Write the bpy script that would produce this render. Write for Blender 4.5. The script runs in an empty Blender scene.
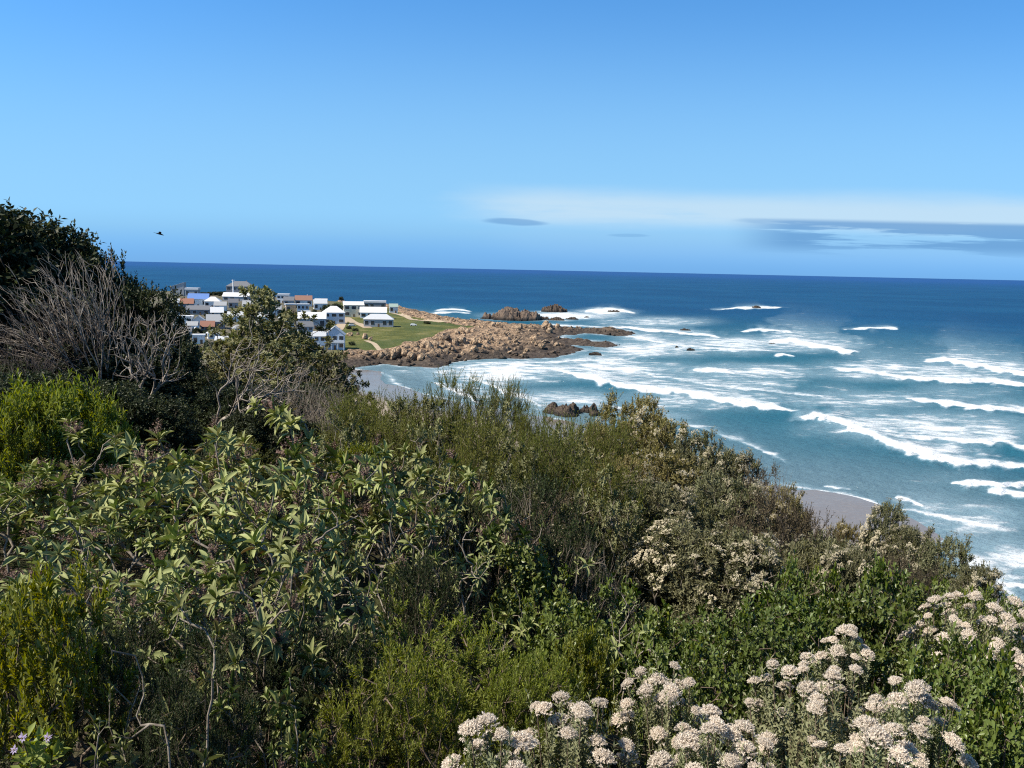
import bpy, math, random
import numpy as np
from mathutils import Vector, Matrix

# ------------------------------------------------------------------ camera, world, sun, exposure
SC = bpy.context.scene
COL = SC.collection
W, H_IMG, F = 1024, 768, 770.0
CAM_Z = 45.0
PITCH = math.atan(115.0 / F)
ROLL = math.atan(19.0 / 894.0)
Fw = np.array([0, math.cos(PITCH), -math.sin(PITCH)])
R0 = np.array([1.0, 0, 0]); U0 = np.array([0, math.sin(PITCH), math.cos(PITCH)])
Rt = math.cos(ROLL) * R0 + math.sin(ROLL) * U0
Up = -math.sin(ROLL) * R0 + math.cos(ROLL) * U0
CAMP = np.array([0, 0, CAM_Z])
cam_d = bpy.data.cameras.new('camera'); cam = bpy.data.objects.new('camera', cam_d); COL.objects.link(cam)
cam_d.sensor_width = 36.0; cam_d.lens = F / W * 36.0
cam_d.clip_start = 0.05; cam_d.clip_end = 100000
cam.matrix_world = Matrix(((Rt[0], Up[0], -Fw[0], 0), (Rt[1], Up[1], -Fw[1], 0), (Rt[2], Up[2], -Fw[2], CAM_Z), (0, 0, 0, 1)))
SC.camera = cam

SUN_AZ = 110.0      # degrees to the left of the view direction
SUN_EL = 48.0
sd = np.array([-math.sin(math.radians(SUN_AZ)) * math.cos(math.radians(SUN_EL)),
               math.cos(math.radians(SUN_AZ)) * math.cos(math.radians(SUN_EL)), math.sin(math.radians(SUN_EL))])
sun_d = bpy.data.lights.new('sun', 'SUN'); sun = bpy.data.objects.new('sun', sun_d); COL.objects.link(sun)
sun_d.energy = 5.0; sun_d.angle = math.radians(0.53); sun_d.color = (1.0, 0.92, 0.79)
sun.rotation_euler = Vector(-sd).to_track_quat('-Z', 'Y').to_euler()
sun.location = (-40, -10, 90)

world = bpy.data.worlds.new('World'); SC.world = world; world.use_nodes = True
def build_world():
    nt = world.node_tree; N = nt.nodes; L = nt.links; N.clear()
    out = N.new('ShaderNodeOutputWorld'); bg = N.new('ShaderNodeBackground'); bg.inputs['Strength'].default_value = 0.0825
    sky = N.new('ShaderNodeTexSky'); sky.sky_type = 'NISHITA'; sky.sun_disc = False
    sky.sun_elevation = math.radians(SUN_EL); sky.sun_rotation = math.radians(-SUN_AZ)
    sky.altitude = 300; sky.air_density = 1.0; sky.dust_density = 0.35; sky.ozone_density = 3.2
    tc = N.new('ShaderNodeTexCoord'); sep = N.new('ShaderNodeSeparateXYZ'); L.new(tc.outputs['Generated'], sep.inputs[0])
    def m(op, a, b=None, c=None, clamp=False):
        n = N.new('ShaderNodeMath'); n.operation = op; n.use_clamp = clamp
        for i, v in enumerate((a, b, c)):
            if v is None: continue
            if isinstance(v, (int, float)): n.inputs[i].default_value = v
            else: L.new(v, n.inputs[i])
        return n.outputs[0]
    def ss(v, a, b):
        n = N.new('ShaderNodeMapRange'); n.interpolation_type = 'SMOOTHSTEP'
        L.new(v, n.inputs[0]); n.inputs[1].default_value = a; n.inputs[2].default_value = b
        return n.outputs[0]
    yy = m('MAXIMUM', sep.outputs[1], 0.05)
    u = m('DIVIDE', sep.outputs[0], yy); v = m('DIVIDE', sep.outputs[2], yy)
    def noise(su, sv, scale, detail, rough, off=0.0):
        cb = N.new('ShaderNodeCombineXYZ'); L.new(m('MULTIPLY', u, su), cb.inputs[0]); L.new(m('MULTIPLY', v, sv), cb.inputs[1]); cb.inputs[2].default_value = off
        n = N.new('ShaderNodeTexNoise'); n.inputs['Scale'].default_value = scale; n.inputs['Detail'].default_value = detail; n.inputs['Roughness'].default_value = rough
        L.new(cb.outputs[0], n.inputs['Vector']); return n.outputs[0]
    def mix(fac, a, b):
        n = N.new('ShaderNodeMix'); n.data_type = 'RGBA'
        L.new(fac, n.inputs[0])
        for i, q in ((6, a), (7, b)):
            if isinstance(q, tuple): n.inputs[i].default_value = (*q, 1)
            else: L.new(q, n.inputs[i])
        return n.outputs[2]
    lift = N.new('ShaderNodeCombineXYZ'); L.new(sep.outputs[0], lift.inputs[0]); L.new(sep.outputs[1], lift.inputs[1])
    L.new(m('ADD', m('MULTIPLY', m('MAXIMUM', sep.outputs[2], 0.0), 0.85), 0.20), lift.inputs[2]); L.new(lift.outputs[0], sky.inputs[0])
    gm = N.new('ShaderNodeMix'); gm.data_type = 'RGBA'; gm.blend_type = 'MULTIPLY'; gm.inputs[0].default_value = 1.0
    L.new(sky.outputs[0], gm.inputs[6]); gm.inputs[7].default_value = (1.10, 1.72, 2.0, 1)
    hs = N.new('ShaderNodeHueSaturation'); hs.inputs['Saturation'].default_value = 1.05; hs.inputs['Value'].default_value = 1.0; hs.inputs['Hue'].default_value = 0.5
    L.new(gm.outputs[2], hs.inputs['Color'])
    col = mix(m('MULTIPLY', m('SUBTRACT', 1.0, ss(v, -0.01, 0.075)), 0.75), mix(m('MULTIPLY', m('MULTIPLY', ss(v, 0.0, 0.05), m('SUBTRACT', 1.0, ss(v, 0.06, 0.36))), 0.75), hs.outputs[0], (2.7, 5.25, 7.3)), (1.30, 2.72, 5.0))
    zd = m('SUBTRACT', 1.0, m('MULTIPLY', ss(sep.outputs[2], 0.36, 0.75), 0.66))
    hv = N.new('ShaderNodeHueSaturation'); L.new(col, hv.inputs['Color']); L.new(zd, hv.inputs['Value']); col = hv.outputs[0]
    # thin veil of high white cloud over the right half of the horizon
    n1 = noise(1.0, 5.0, 2.2, 5, 0.55)
    wob = m('MULTIPLY', m('SUBTRACT', n1, 0.5), 0.035)
    vv = m('ADD', v, wob)
    band = m('MULTIPLY', ss(vv, 0.048, 0.072), m('SUBTRACT', 1.0, ss(vv, 0.084, 0.112)))
    left = ss(m('ADD', u, m('MULTIPLY', m('SUBTRACT', n1, 0.5), 0.45)), -0.15, 0.06)
    n2 = noise(1.0, 9.0, 3.5, 6, 0.6, 3.1)
    veil = m('MULTIPLY', m('MULTIPLY', band, left), ss(n2, 0.12, 0.5))
    n3 = noise(1.0, 14.0, 5.5, 5, 0.6, 7.7)
    veil = m('ADD', m('MULTIPLY', veil, 0.8), m('MULTIPLY', m('MULTIPLY', left, m('MULTIPLY', ss(v, 0.0, 0.03), m('SUBTRACT', 1.0, ss(v, 0.06, 0.13)))), 0.10), clamp=True)
    col = mix(veil, col, (4.5, 6.1, 7.4))
    # low blue-grey streaks in front of it
    n4 = noise(1.0, 20.0, 3.0, 7, 0.62, 12.4)
    env = m('MULTIPLY', ss(v, 0.022, 0.042), m('SUBTRACT', 1.0, ss(v, 0.066, 0.073)))
    renv = ss(u, 0.26, 0.36)
    low = m('MULTIPLY', m('MULTIPLY', env, renv), ss(n4, 0.39, 0.48))
    # two small lenses further left
    def lens(uc, vc, ru, rv):
        a = m('DIVIDE', m('SUBTRACT', u, uc), ru); b = m('DIVIDE', m('SUBTRACT', vv, vc), rv)
        d = m('ADD', m('MULTIPLY', a, a), m('MULTIPLY', b, b))
        return m('SUBTRACT', 1.0, ss(d, 0.3, 1.1))
    low = m('MAXIMUM', low, m('MULTIPLY', lens(0.0, 0.0585, 0.046, 0.0055), 0.75))
    low = m('MAXIMUM', low, m('MULTIPLY', lens(0.145, 0.045, 0.03, 0.003), 0.4))
    low = m('MAXIMUM', low, m('MULTIPLY', lens(0.36, 0.066, 0.09, 0.006), 0.6))
    col = mix(m('MULTIPLY', low, 0.80), col, (1.1, 2.75, 5.3))
    L.new(col, bg.inputs['Color']); L.new(bg.outputs[0], out.inputs[0])
build_world()

vs = SC.view_settings
vs.view_transform = 'Standard'; vs.look = 'None'; vs.gamma = 1.0; vs.use_curve_mapping = False; vs.exposure = 0.6
SC.display_settings.display_device = 'sRGB'
cy = SC.cycles
cy.max_bounces = 6; cy.diffuse_bounces = 2; cy.glossy_bounces = 2; cy.transmission_bounces = 3; cy.transparent_max_bounces = 4
cy.caustics_reflective = False; cy.caustics_refractive = False
cy.use_denoising = False
try: cy.denoiser = 'OPENIMAGEDENOISE'
except Exception: pass
SC.render.use_persistent_data = False
cy.pixel_filter_type = 'BLACKMAN_HARRIS'; cy.filter_width = 1.15

# ------------------------------------------------------------------ projection helpers
def ray(px, py):
    return Fw + (px - 512.0) / F * Rt + (384.0 - py) / F * Up
def at_depth(px, py, d):
    r = ray(px, py); return CAMP + r * (d / r[1])
def at_height(px, py, z):
    r = ray(px, py); t = (z - CAM_Z) / r[2]; return CAMP + r * t
def project(P):
    q = P - CAMP; z = q @ Fw
    return 512.0 + F * (q @ Rt) / z, 384.0 - F * (q @ Up) / z

# ------------------------------------------------------------------ numpy noise
def _hash(ix, iy, seed):
    n = (ix.astype(np.int64) * 374761393 + iy.astype(np.int64) * 668265263 + seed * 974634777) & 0x7fffffff
    n = ((n ^ (n >> 13)) * 1274126177) & 0x7fffffff
    return ((n ^ (n >> 16)) & 0xffff) / 65535.0
def vnoise(x, y, seed=0):
    x = np.asarray(x, float); y = np.asarray(y, float)
    ix = np.floor(x); iy = np.floor(y); fx = x - ix; fy = y - iy
    fx = fx * fx * (3 - 2 * fx); fy = fy * fy * (3 - 2 * fy)
    a = _hash(ix, iy, seed); b = _hash(ix + 1, iy, seed); c = _hash(ix, iy + 1, seed); d = _hash(ix + 1, iy + 1, seed)
    return (a * (1 - fx) + b * fx) * (1 - fy) + (c * (1 - fx) + d * fx) * fy
def fbm(x, y, seed=0, oct=4, gain=0.5):
    s = 0; a = 1; t = 0
    for i in range(oct):
        s = s + a * vnoise(np.asarray(x) * 2 ** i, np.asarray(y) * 2 ** i, seed + i * 17); t += a; a *= gain
    return s / t
def sstep(x, a, b):
    t = np.clip((x - a) / (b - a), 0, 1); return t * t * (3 - 2 * t)

# ------------------------------------------------------------------ mesh accumulation and objects
class Acc:
    def __init__(s): s.v = []; s.f = []; s.n = 0
    def add(s, v, faces):
        """faces: list of int arrays (m,k) relative to v"""
        v = np.asarray(v, float).reshape(-1, 3); s.v.append(v)
        for f in (faces if isinstance(faces, list) else [faces]):
            f = np.asarray(f, int)
            if f.size: s.f.append(f + s.n)
        s.n += len(v)
    def mesh(s, name, mats, smooth=True):
        me = bpy.data.meshes.new(name)
        v = np.concatenate(s.v) if s.v else np.zeros((0, 3))
        me.vertices.add(len(v)); me.vertices.foreach_set('co', v.astype(np.float32).ravel())
        tot = [np.full(len(f), f.shape[1], np.int32) for f in s.f]
        idx = np.concatenate([f.ravel() for f in s.f]).astype(np.int32); tot = np.concatenate(tot)
        start = np.concatenate([[0], np.cumsum(tot)[:-1]]).astype(np.int32)
        me.loops.add(len(idx)); me.loops.foreach_set('vertex_index', idx)
        me.polygons.add(len(tot)); me.polygons.foreach_set('loop_start', start)
        try: me.polygons.foreach_set('loop_total', tot)
        except Exception: pass
        me.polygons.foreach_set('use_smooth', np.full(len(tot), smooth, bool))
        for m in (mats if isinstance(mats, (list, tuple)) else [mats]): me.materials.append(m)
        me.update(calc_edges=True); me.validate()
        return me
def attr(me, name, vals):
    a = me.attributes.new(name, 'FLOAT', 'POINT'); a.data.foreach_set('value', np.asarray(vals, np.float32).ravel())

def ob(name, me, parent=None, loc=None, rot=None, scale=None):
    o = bpy.data.objects.new(name, me); COL.objects.link(o)
    if parent is not None: o.parent = parent
    if loc is not None: o.location = [float(q) for q in loc]
    if rot is not None: o.rotation_euler = rot
    if scale is not None: o.scale = scale
    return o
def tag(o, label=None, cat=None, group=None, kind=None):
    if label: o['label'] = label
    if cat: o['category'] = cat
    if group: o['group'] = group
    if kind: o['kind'] = kind
    return o
def grid_faces(nr, nc):
    i = np.arange(nr - 1)[:, None] * nc + np.arange(nc - 1)[None, :]
    i = i.ravel(); return np.stack([i, i + 1, i + nc + 1, i + nc], 1)
def norm(a):
    return a / np.maximum(np.linalg.norm(a, axis=-1, keepdims=True), 1e-9)

BOXF = np.array([[0, 3, 2, 1], [4, 5, 6, 7], [0, 1, 5, 4], [1, 2, 6, 5], [2, 3, 7, 6], [3, 0, 4, 7]])
def box(acc, x0, x1, y0, y1, z0, z1):
    acc.add([[x0, y0, z0], [x1, y0, z0], [x1, y1, z0], [x0, y1, z0], [x0, y0, z1], [x1, y0, z1], [x1, y1, z1], [x0, y1, z1]], BOXF)
def tube(acc, P, R, sides=4):
    P = np.asarray(P, float); k = len(P)
    T = norm(np.gradient(P, axis=0)); mt = norm(T.mean(0))
    ref = np.array([1.0, 0, 0]) if abs(mt[0]) < 0.7 else np.array([0, 1.0, 0])
    A = norm(np.cross(T, ref)); B = np.cross(T, A)
    th = np.arange(sides) * 2 * math.pi / sides
    V = P[:, None, :] + (A[:, None, :] * np.cos(th)[None, :, None] + B[:, None, :] * np.sin(th)[None, :, None]) * np.asarray(R)[:, None, None]
    i = np.arange(k - 1)[:, None] * sides; j = np.arange(sides)[None, :]; j2 = (j + 1) % sides
    f = np.stack([i + j, i + j2, i + sides + j2, i + sides + j], -1).reshape(-1, 4)
    acc.add(V.reshape(-1, 3), f)

# ------------------------------------------------------------------ materials
class NT:
    def __init__(s, name):
        s.m = bpy.data.materials.new(name); s.m.use_nodes = True; s.t = s.m.node_tree; s.N = s.t.nodes; s.L = s.t.links; s.N.clear()
        s.out = s.N.new('ShaderNodeOutputMaterial')
    def node(s, typ, **kw):
        n = s.N.new(typ)
        for k, v in kw.items(): setattr(n, k, v)
        return n
    def put(s, sock, v):
        if v is None: return
        if isinstance(v, bpy.types.NodeSocket): s.L.new(v, sock)
        elif isinstance(v, tuple) and len(v) == 3 and sock.type == 'RGBA': sock.default_value = (*v, 1)
        else: sock.default_value = v
    def math(s, op, a, b=None, clamp=False):
        n = s.node('ShaderNodeMath', operation=op, use_clamp=clamp); s.put(n.inputs[0], a); s.put(n.inputs[1], b); return n.outputs[0]
    def ss(s, v, a, b):
        n = s.node('ShaderNodeMapRange', interpolation_type='SMOOTHSTEP'); s.put(n.inputs[0], v); n.inputs[1].default_value = a; n.inputs[2].default_value = b; return n.outputs[0]
    def mix(s, fac, a, b):
        n = s.node('ShaderNodeMix', data_type='RGBA'); s.put(n.inputs[0], fac); s.put(n.inputs[6], a); s.put(n.inputs[7], b); return n.outputs[2]
    def ramp(s, fac, stops):
        n = s.node('ShaderNodeValToRGB'); cr = n.color_ramp
        while len(cr.elements) < len(stops): cr.elements.new(0.5)
        for e, (p, c) in zip(cr.elements, stops): e.position = p; e.color = (*c, 1)
        s.put(n.inputs[0], fac); return n.outputs[0]
    def noise(s, vec, scale, detail=4, rough=0.55):
        n = s.node('ShaderNodeTexNoise'); s.put(n.inputs['Vector'], vec); n.inputs['Scale'].default_value = scale; n.inputs['Detail'].default_value = detail; n.inputs['Roughness'].default_value = rough
        return n.outputs[0]
    def obj(s): return s.node('ShaderNodeTexCoord').outputs['Object']
    def pos(s): return s.node('ShaderNodeNewGeometry').outputs['Position']
    def attr(s, name): return s.node('ShaderNodeAttribute', attribute_name=name).outputs['Fac']
    def bump(s, h, strength, dist):
        n = s.node('ShaderNodeBump'); n.inputs['Strength'].default_value = strength; n.inputs['Distance'].default_value = dist; s.put(n.inputs['Height'], h); return n.outputs[0]
    def bsdf(s, col, rough=0.7, spec=0.3, normal=None, metallic=0.0):
        n = s.node('ShaderNodeBsdfPrincipled'); s.put(n.inputs['Base Color'], col); s.put(n.inputs['Roughness'], rough)
        s.put(n.inputs['Specular IOR Level'], spec); s.put(n.inputs['Metallic'], metallic)
        if normal is not None: s.put(n.inputs['Normal'], normal)
        return n.outputs[0]
    def done(s, sh): s.L.new(sh, s.out.inputs[0]); return s.m

def leaf_mat(name, cols, back, rough=0.5, spec=0.35, transl=0.22, var=0.25, huev=0.02):
    s = NT(name); g = s.node('ShaderNodeNewGeometry'); oi = s.node('ShaderNodeObjectInfo')
    n = len(cols); c = s.ramp(g.outputs['Random Per Island'], [(i / max(n - 1, 1), q) for i, q in enumerate(cols)])
    c = s.mix(s.math('MULTIPLY', g.outputs['Backfacing'], 0.9), c, back)
    h = s.node('ShaderNodeHueSaturation'); s.put(h.inputs['Color'], c)
    s.put(h.inputs['Value'], s.math('ADD', s.math('MULTIPLY', oi.outputs['Random'], var), 1 - var / 2))
    s.put(h.inputs['Hue'], s.math('ADD', s.math('MULTIPLY', s.math('FRACT', s.math('MULTIPLY', oi.outputs['Random'], 7.3)), huev), 0.5 - huev / 2))
    c = h.outputs[0]
    p = s.bsdf(c, rough, spec)
    t = s.node('ShaderNodeBsdfTranslucent'); hs = s.node('ShaderNodeHueSaturation'); s.put(hs.inputs['Color'], c); hs.inputs['Saturation'].default_value = 1.15; hs.inputs['Value'].default_value = 1.5; hs.inputs['Hue'].default_value = 0.49
    s.put(t.inputs[0], hs.outputs[0])
    mx = s.node('ShaderNodeMixShader'); mx.inputs[0].default_value = transl; s.L.new(p, mx.inputs[1]); s.L.new(t.outputs[0], mx.inputs[2])
    return s.done(mx.outputs[0])
def bark_mat(name, a, b, scale=25):
    s = NT(name); o = s.obj(); n = s.noise(o, scale, 4, 0.6)
    c = s.mix(s.ss(n, 0.35, 0.7), a, b)
    return s.done(s.bsdf(c, 0.85, 0.2, s.bump(n, 0.4, 0.01)))
def plain_mat(name, col, rough=0.7, spec=0.3, vary=0.12, scale=1.5):
    s = NT(name); n = s.noise(s.obj(), scale, 5, 0.6)
    c = s.mix(n, tuple(q * (1 - vary) for q in col), tuple(min(1, q * (1 + vary)) for q in col))
    return s.done(s.bsdf(c, rough, spec))

M = {}
M['bark_grey'] = bark_mat('grey_bark', (0.15, 0.125, 0.10), (0.31, 0.27, 0.22))
M['bark_dark'] = bark_mat('dark_bark', (0.06, 0.048, 0.04), (0.15, 0.12, 0.10))
M['bark_bleached'] = bark_mat('bleached_bark', (0.16, 0.13, 0.105), (0.38, 0.335, 0.285), 7)
M['bark_brown'] = bark_mat('brown_bark', (0.11, 0.08, 0.06), (0.23, 0.18, 0.14))
M['rosette'] = leaf_mat('felted_leaf', [(0.048, 0.070, 0.015), (0.105, 0.148, 0.032), (0.19, 0.24, 0.06), (0.38, 0.40, 0.15), (0.17, 0.115, 0.045)], (0.28, 0.30, 0.13), 0.55, 0.10, 0.12, 0.45)
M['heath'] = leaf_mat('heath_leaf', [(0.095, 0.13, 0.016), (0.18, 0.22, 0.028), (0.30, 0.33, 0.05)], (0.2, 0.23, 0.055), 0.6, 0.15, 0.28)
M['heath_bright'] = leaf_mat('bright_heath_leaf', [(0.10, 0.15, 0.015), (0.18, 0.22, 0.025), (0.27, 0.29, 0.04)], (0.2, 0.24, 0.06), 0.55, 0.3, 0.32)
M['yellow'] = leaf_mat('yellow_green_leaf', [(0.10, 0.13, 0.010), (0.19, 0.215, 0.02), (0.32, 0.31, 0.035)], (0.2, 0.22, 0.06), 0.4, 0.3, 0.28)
M['heath_dark_shade'] = leaf_mat('dark_heath_shade_leaf', [(0.014, 0.026, 0.009), (0.027, 0.046, 0.014), (0.05, 0.075, 0.02)], (0.05, 0.065, 0.03), 0.55, 0.2, 0.15)  # dark green heath; the low tone also stands in for shade in gaps
M['glossy'] = leaf_mat('glossy_leaf', [(0.018, 0.034, 0.006), (0.042, 0.070, 0.010), (0.085, 0.12, 0.017), (0.19, 0.215, 0.030)], (0.12, 0.155, 0.04), 0.36, 0.35, 0.22, 0.45)
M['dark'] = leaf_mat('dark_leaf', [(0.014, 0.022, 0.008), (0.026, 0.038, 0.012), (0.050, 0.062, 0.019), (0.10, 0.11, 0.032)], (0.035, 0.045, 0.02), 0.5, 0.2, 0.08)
M['olive'] = leaf_mat('olive_leaf', [(0.055, 0.072, 0.020), (0.10, 0.12, 0.035), (0.18, 0.18, 0.062), (0.30, 0.27, 0.13)], (0.22, 0.22, 0.11), 0.55, 0.2, 0.2)
M['feather'] = leaf_mat('feathery_leaf', [(0.075, 0.095, 0.018), (0.125, 0.145, 0.028), (0.19, 0.195, 0.045)], (0.16, 0.17, 0.05), 0.65, 0.12, 0.3)
M['slope'] = leaf_mat('grey_green_leaf', [(0.065, 0.072, 0.028), (0.12, 0.125, 0.048), (0.20, 0.195, 0.085)], (0.18, 0.18, 0.10), 0.65, 0.12, 0.2)
M['slope_gold'] = leaf_mat('golden_olive_leaf', [(0.095, 0.088, 0.024), (0.18, 0.155, 0.042), (0.28, 0.235, 0.080)], (0.24, 0.21, 0.09), 0.65, 0.12, 0.22)
M['slope_brown'] = leaf_mat('brown_dry_leaf', [(0.040, 0.034, 0.022), (0.085, 0.072, 0.042), (0.16, 0.135, 0.085)], (0.12, 0.10, 0.06), 0.75, 0.1, 0.15)
M['bristle_leaf'] = leaf_mat('bristle_leaf', [(0.075, 0.095, 0.028), (0.13, 0.155, 0.045), (0.20, 0.22, 0.075)], (0.24, 0.25, 0.14), 0.6, 0.2, 0.2)
M['flower'] = leaf_mat('white_floret', [(0.46, 0.36, 0.26), (0.77, 0.69, 0.59), (0.86, 0.81, 0.73), (0.79, 0.69, 0.61)], (0.68, 0.6, 0.5), 0.7, 0.1, 0.22, 0.2, 0.0)
M['flower_far'] = leaf_mat('pale_floret', [(0.36, 0.31, 0.19), (0.52, 0.47, 0.33), (0.66, 0.61, 0.47)], (0.45, 0.40, 0.29), 0.7, 0.1, 0.15, 0.3, 0.0)
M['seed'] = leaf_mat('brown_seedhead', [(0.09, 0.05, 0.035), (0.16, 0.10, 0.075), (0.24, 0.17, 0.13)], (0.16, 0.11, 0.09), 0.8, 0.1, 0.1)
M['purple'] = leaf_mat('mauve_petal', [(0.30, 0.24, 0.42), (0.42, 0.36, 0.52)], (0.4, 0.33, 0.5), 0.6, 0.2, 0.25)
M['yellow_eye'] = plain_mat('yellow_flower_eye', (0.5, 0.33, 0.03))
M['garden'] = leaf_mat('garden_leaf', [(0.020, 0.034, 0.014), (0.04, 0.06, 0.022), (0.07, 0.09, 0.035)], (0.05, 0.06, 0.03), 0.6, 0.25, 0.15, 0.5)

# ------------------------------------------------------------------ the near hillside (height table over azimuth and range)
G_R = np.array([0, 2, 4, 6, 9, 13, 18, 25, 40, 70, 110, 160, 230, 300])
G_AZ = np.array([-90, -50, -33, -17, 0, 14, 24, 32, 50, 90.0])
G_Z = np.array([
    [-1.6, -1.7, -2.0, -2.3, -2.6, -2.8, -2.8, -3.5, -7, -16, -26, -33, -37, -38],
    [-1.6, -1.7, -2.0, -2.3, -2.6, -2.8, -2.8, -3.2, -6, -14, -25, -33, -37, -38],
    [-1.6, -1.75, -2.2, -2.6, -2.9, -3.1, -3.1, -3.9, -9, -20, -31, -36, -38, -38],
    [-1.6, -1.85, -2.5, -3.0, -3.5, -3.8, -4.2, -5.6, -13, -26, -37, -41, -43, -44],
    [-1.6, -1.95, -2.6, -3.1, -3.7, -4.2, -5.0, -8.5, -18, -31, -41, -43.5, -46, -47],
    [-1.6, -2.0, -2.7, -3.3, -4.1, -4.9, -7.5, -13, -22, -35, -43, -45.8, -47, -47],
    [-1.6, -2.05, -2.8, -3.5, -4.6, -6.5, -10.5, -16, -26, -39, -44.8, -46.5, -47, -47],
    [-1.6, -2.05, -2.9, -3.8, -5.2, -8.2, -12.5, -18, -29, -42, -46.2, -47, -47, -47],
    [-1.6, -2.1, -3.0, -4.1, -6.0, -9.5, -14, -20, -32, -44, -46.8, -47, -47, -47],
    [-1.6, -2.1, -3.0, -4.2, -6.2, -9.8, -14.5, -21, -33, -45, -47, -47, -47, -47]])
def hill_rel(x, y):
    x = np.asarray(x, float); y = np.asarray(y, float)
    r = np.hypot(x, y); az = np.degrees(np.arctan2(x, y)); az = np.clip(az, -90, 90)
    i = np.clip(np.searchsorted(G_AZ, az) - 1, 0, len(G_AZ) - 2); t = (az - G_AZ[i]) / (G_AZ[i + 1] - G_AZ[i])
    j = np.clip(np.searchsorted(G_R, r) - 1, 0, len(G_R) - 2); s = np.clip((r - G_R[j]) / (G_R[j + 1] - G_R[j]), 0, 1)
    return (G_Z[i, j] * (1 - t) + G_Z[i + 1, j] * t) * (1 - s) + (G_Z[i, j + 1] * (1 - t) + G_Z[i + 1, j + 1] * t) * s
BUMPS = []
def hill(x, y):
    z = CAM_Z + hill_rel(x, y)
    for (bx, by, bz) in BUMPS: z = np.maximum(z, bz - .75 * np.maximum(0, np.hypot(np.asarray(x, float) - bx, np.asarray(y, float) - by) - .15))
    return z

def build_hillside():
    az = np.radians(np.linspace(-180, 180, 181)); r = np.concatenate([[0.01], np.geomspace(0.5, 300, 90)])
    A, R = np.meshgrid(az, r, indexing='ij'); X = np.sin(A) * R; Y = np.cos(A) * R
    Z = hill(X, Y) + (fbm(X * 0.8, Y * 0.8, 5) - 0.5) * np.minimum(0.35, R * 0.03)
    back = np.degrees(A); Z = np.where(np.abs(back) > 90, hill(np.sin(np.radians(90) * np.sign(back)) * R, 0 * R) * 0.0 + CAM_Z + np.interp(R, G_R, G_Z[0]), Z)
    Z = Z + sstep(np.abs(back), 95, 135) * np.interp(R, [0, 3, 8, 20, 45, 300], [0, .4, 2.5, 9, 20, 34])   # unseen rise added behind the viewpoint to block low sky light
    a = Acc(); a.add(np.stack([X, Y, Z], -1).reshape(-1, 3), grid_faces(len(az), len(r))[:, ::-1])
    s = NT('hill_soil'); p = s.pos(); n = s.noise(p, 1.3, 6, 0.65); n2 = s.noise(p, 14, 4, 0.7)
    c = s.ramp(n2, [(0.3, (0.035, 0.028, 0.018)), (0.55, (0.08, 0.065, 0.04)), (0.75, (0.15, 0.12, 0.08))])
    c = s.mix(s.ss(n, 0.4, 0.65), c, (0.045, 0.05, 0.02))
    m = s.done(s.bsdf(c, 0.95, 0.1, s.bump(n2, 0.8, 0.05)))
    tag(ob('ground', a.mesh('ground', m)), kind='structure')

# ------------------------------------------------------------------ shoreline of the surf beach, in plan
SHORE = np.array([(-140, 372), (-100, 352), (-74, 338), (-58, 330), (-50, 316), (-47, 300), (-38, 280), (-15, 255), (12, 235), (33.4, 194.2), (47.6, 169.9), (58.4, 161.7), (66.1, 159.2), (70.9, 154.5), (73.6, 147.9), (74.5, 139.9), (74.5, 131.1), (74.1, 121.0), (73.4, 111.8), (72.1, 103.9), (78, 95), (82, 60), (88, 20), (96, -40), (110, -140)], float)
def smooth_line(P, n):
    t = np.concatenate([[0], np.cumsum(np.linalg.norm(np.diff(P, axis=0), axis=1))])
    q = np.linspace(0, t[-1], n)
    out = np.stack([np.interp(q, t, P[:, k]) for k in range(2)], 1)
    for _ in range(6): out[1:-1] = (out[:-2] + out[1:-1] * 2 + out[2:]) / 4
    return out
SH = smooth_line(SHORE, 260)
def shore_dist(x, y):
    """signed distance to the beach waterline, positive on the sea side (right of travel)"""
    P = np.stack([np.ravel(x), np.ravel(y)], 1); best = np.full(len(P), 1e9); sg = np.ones(len(P))
    for k in range(len(SH) - 1):
        a = SH[k]; d = SH[k + 1] - a; L2 = d @ d
        t = np.clip(((P - a) @ d) / L2, 0, 1); q = P - a - t[:, None] * d
        dd = np.hypot(q[:, 0], q[:, 1]); m = dd < best
        cr = d[0] * (P[:, 1] - a[1]) - d[1] * (P[:, 0] - a[0])
        best = np.where(m, dd, best); sg = np.where(m, np.sign(cr), sg)
    return (best * sg).reshape(np.shape(x))

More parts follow.
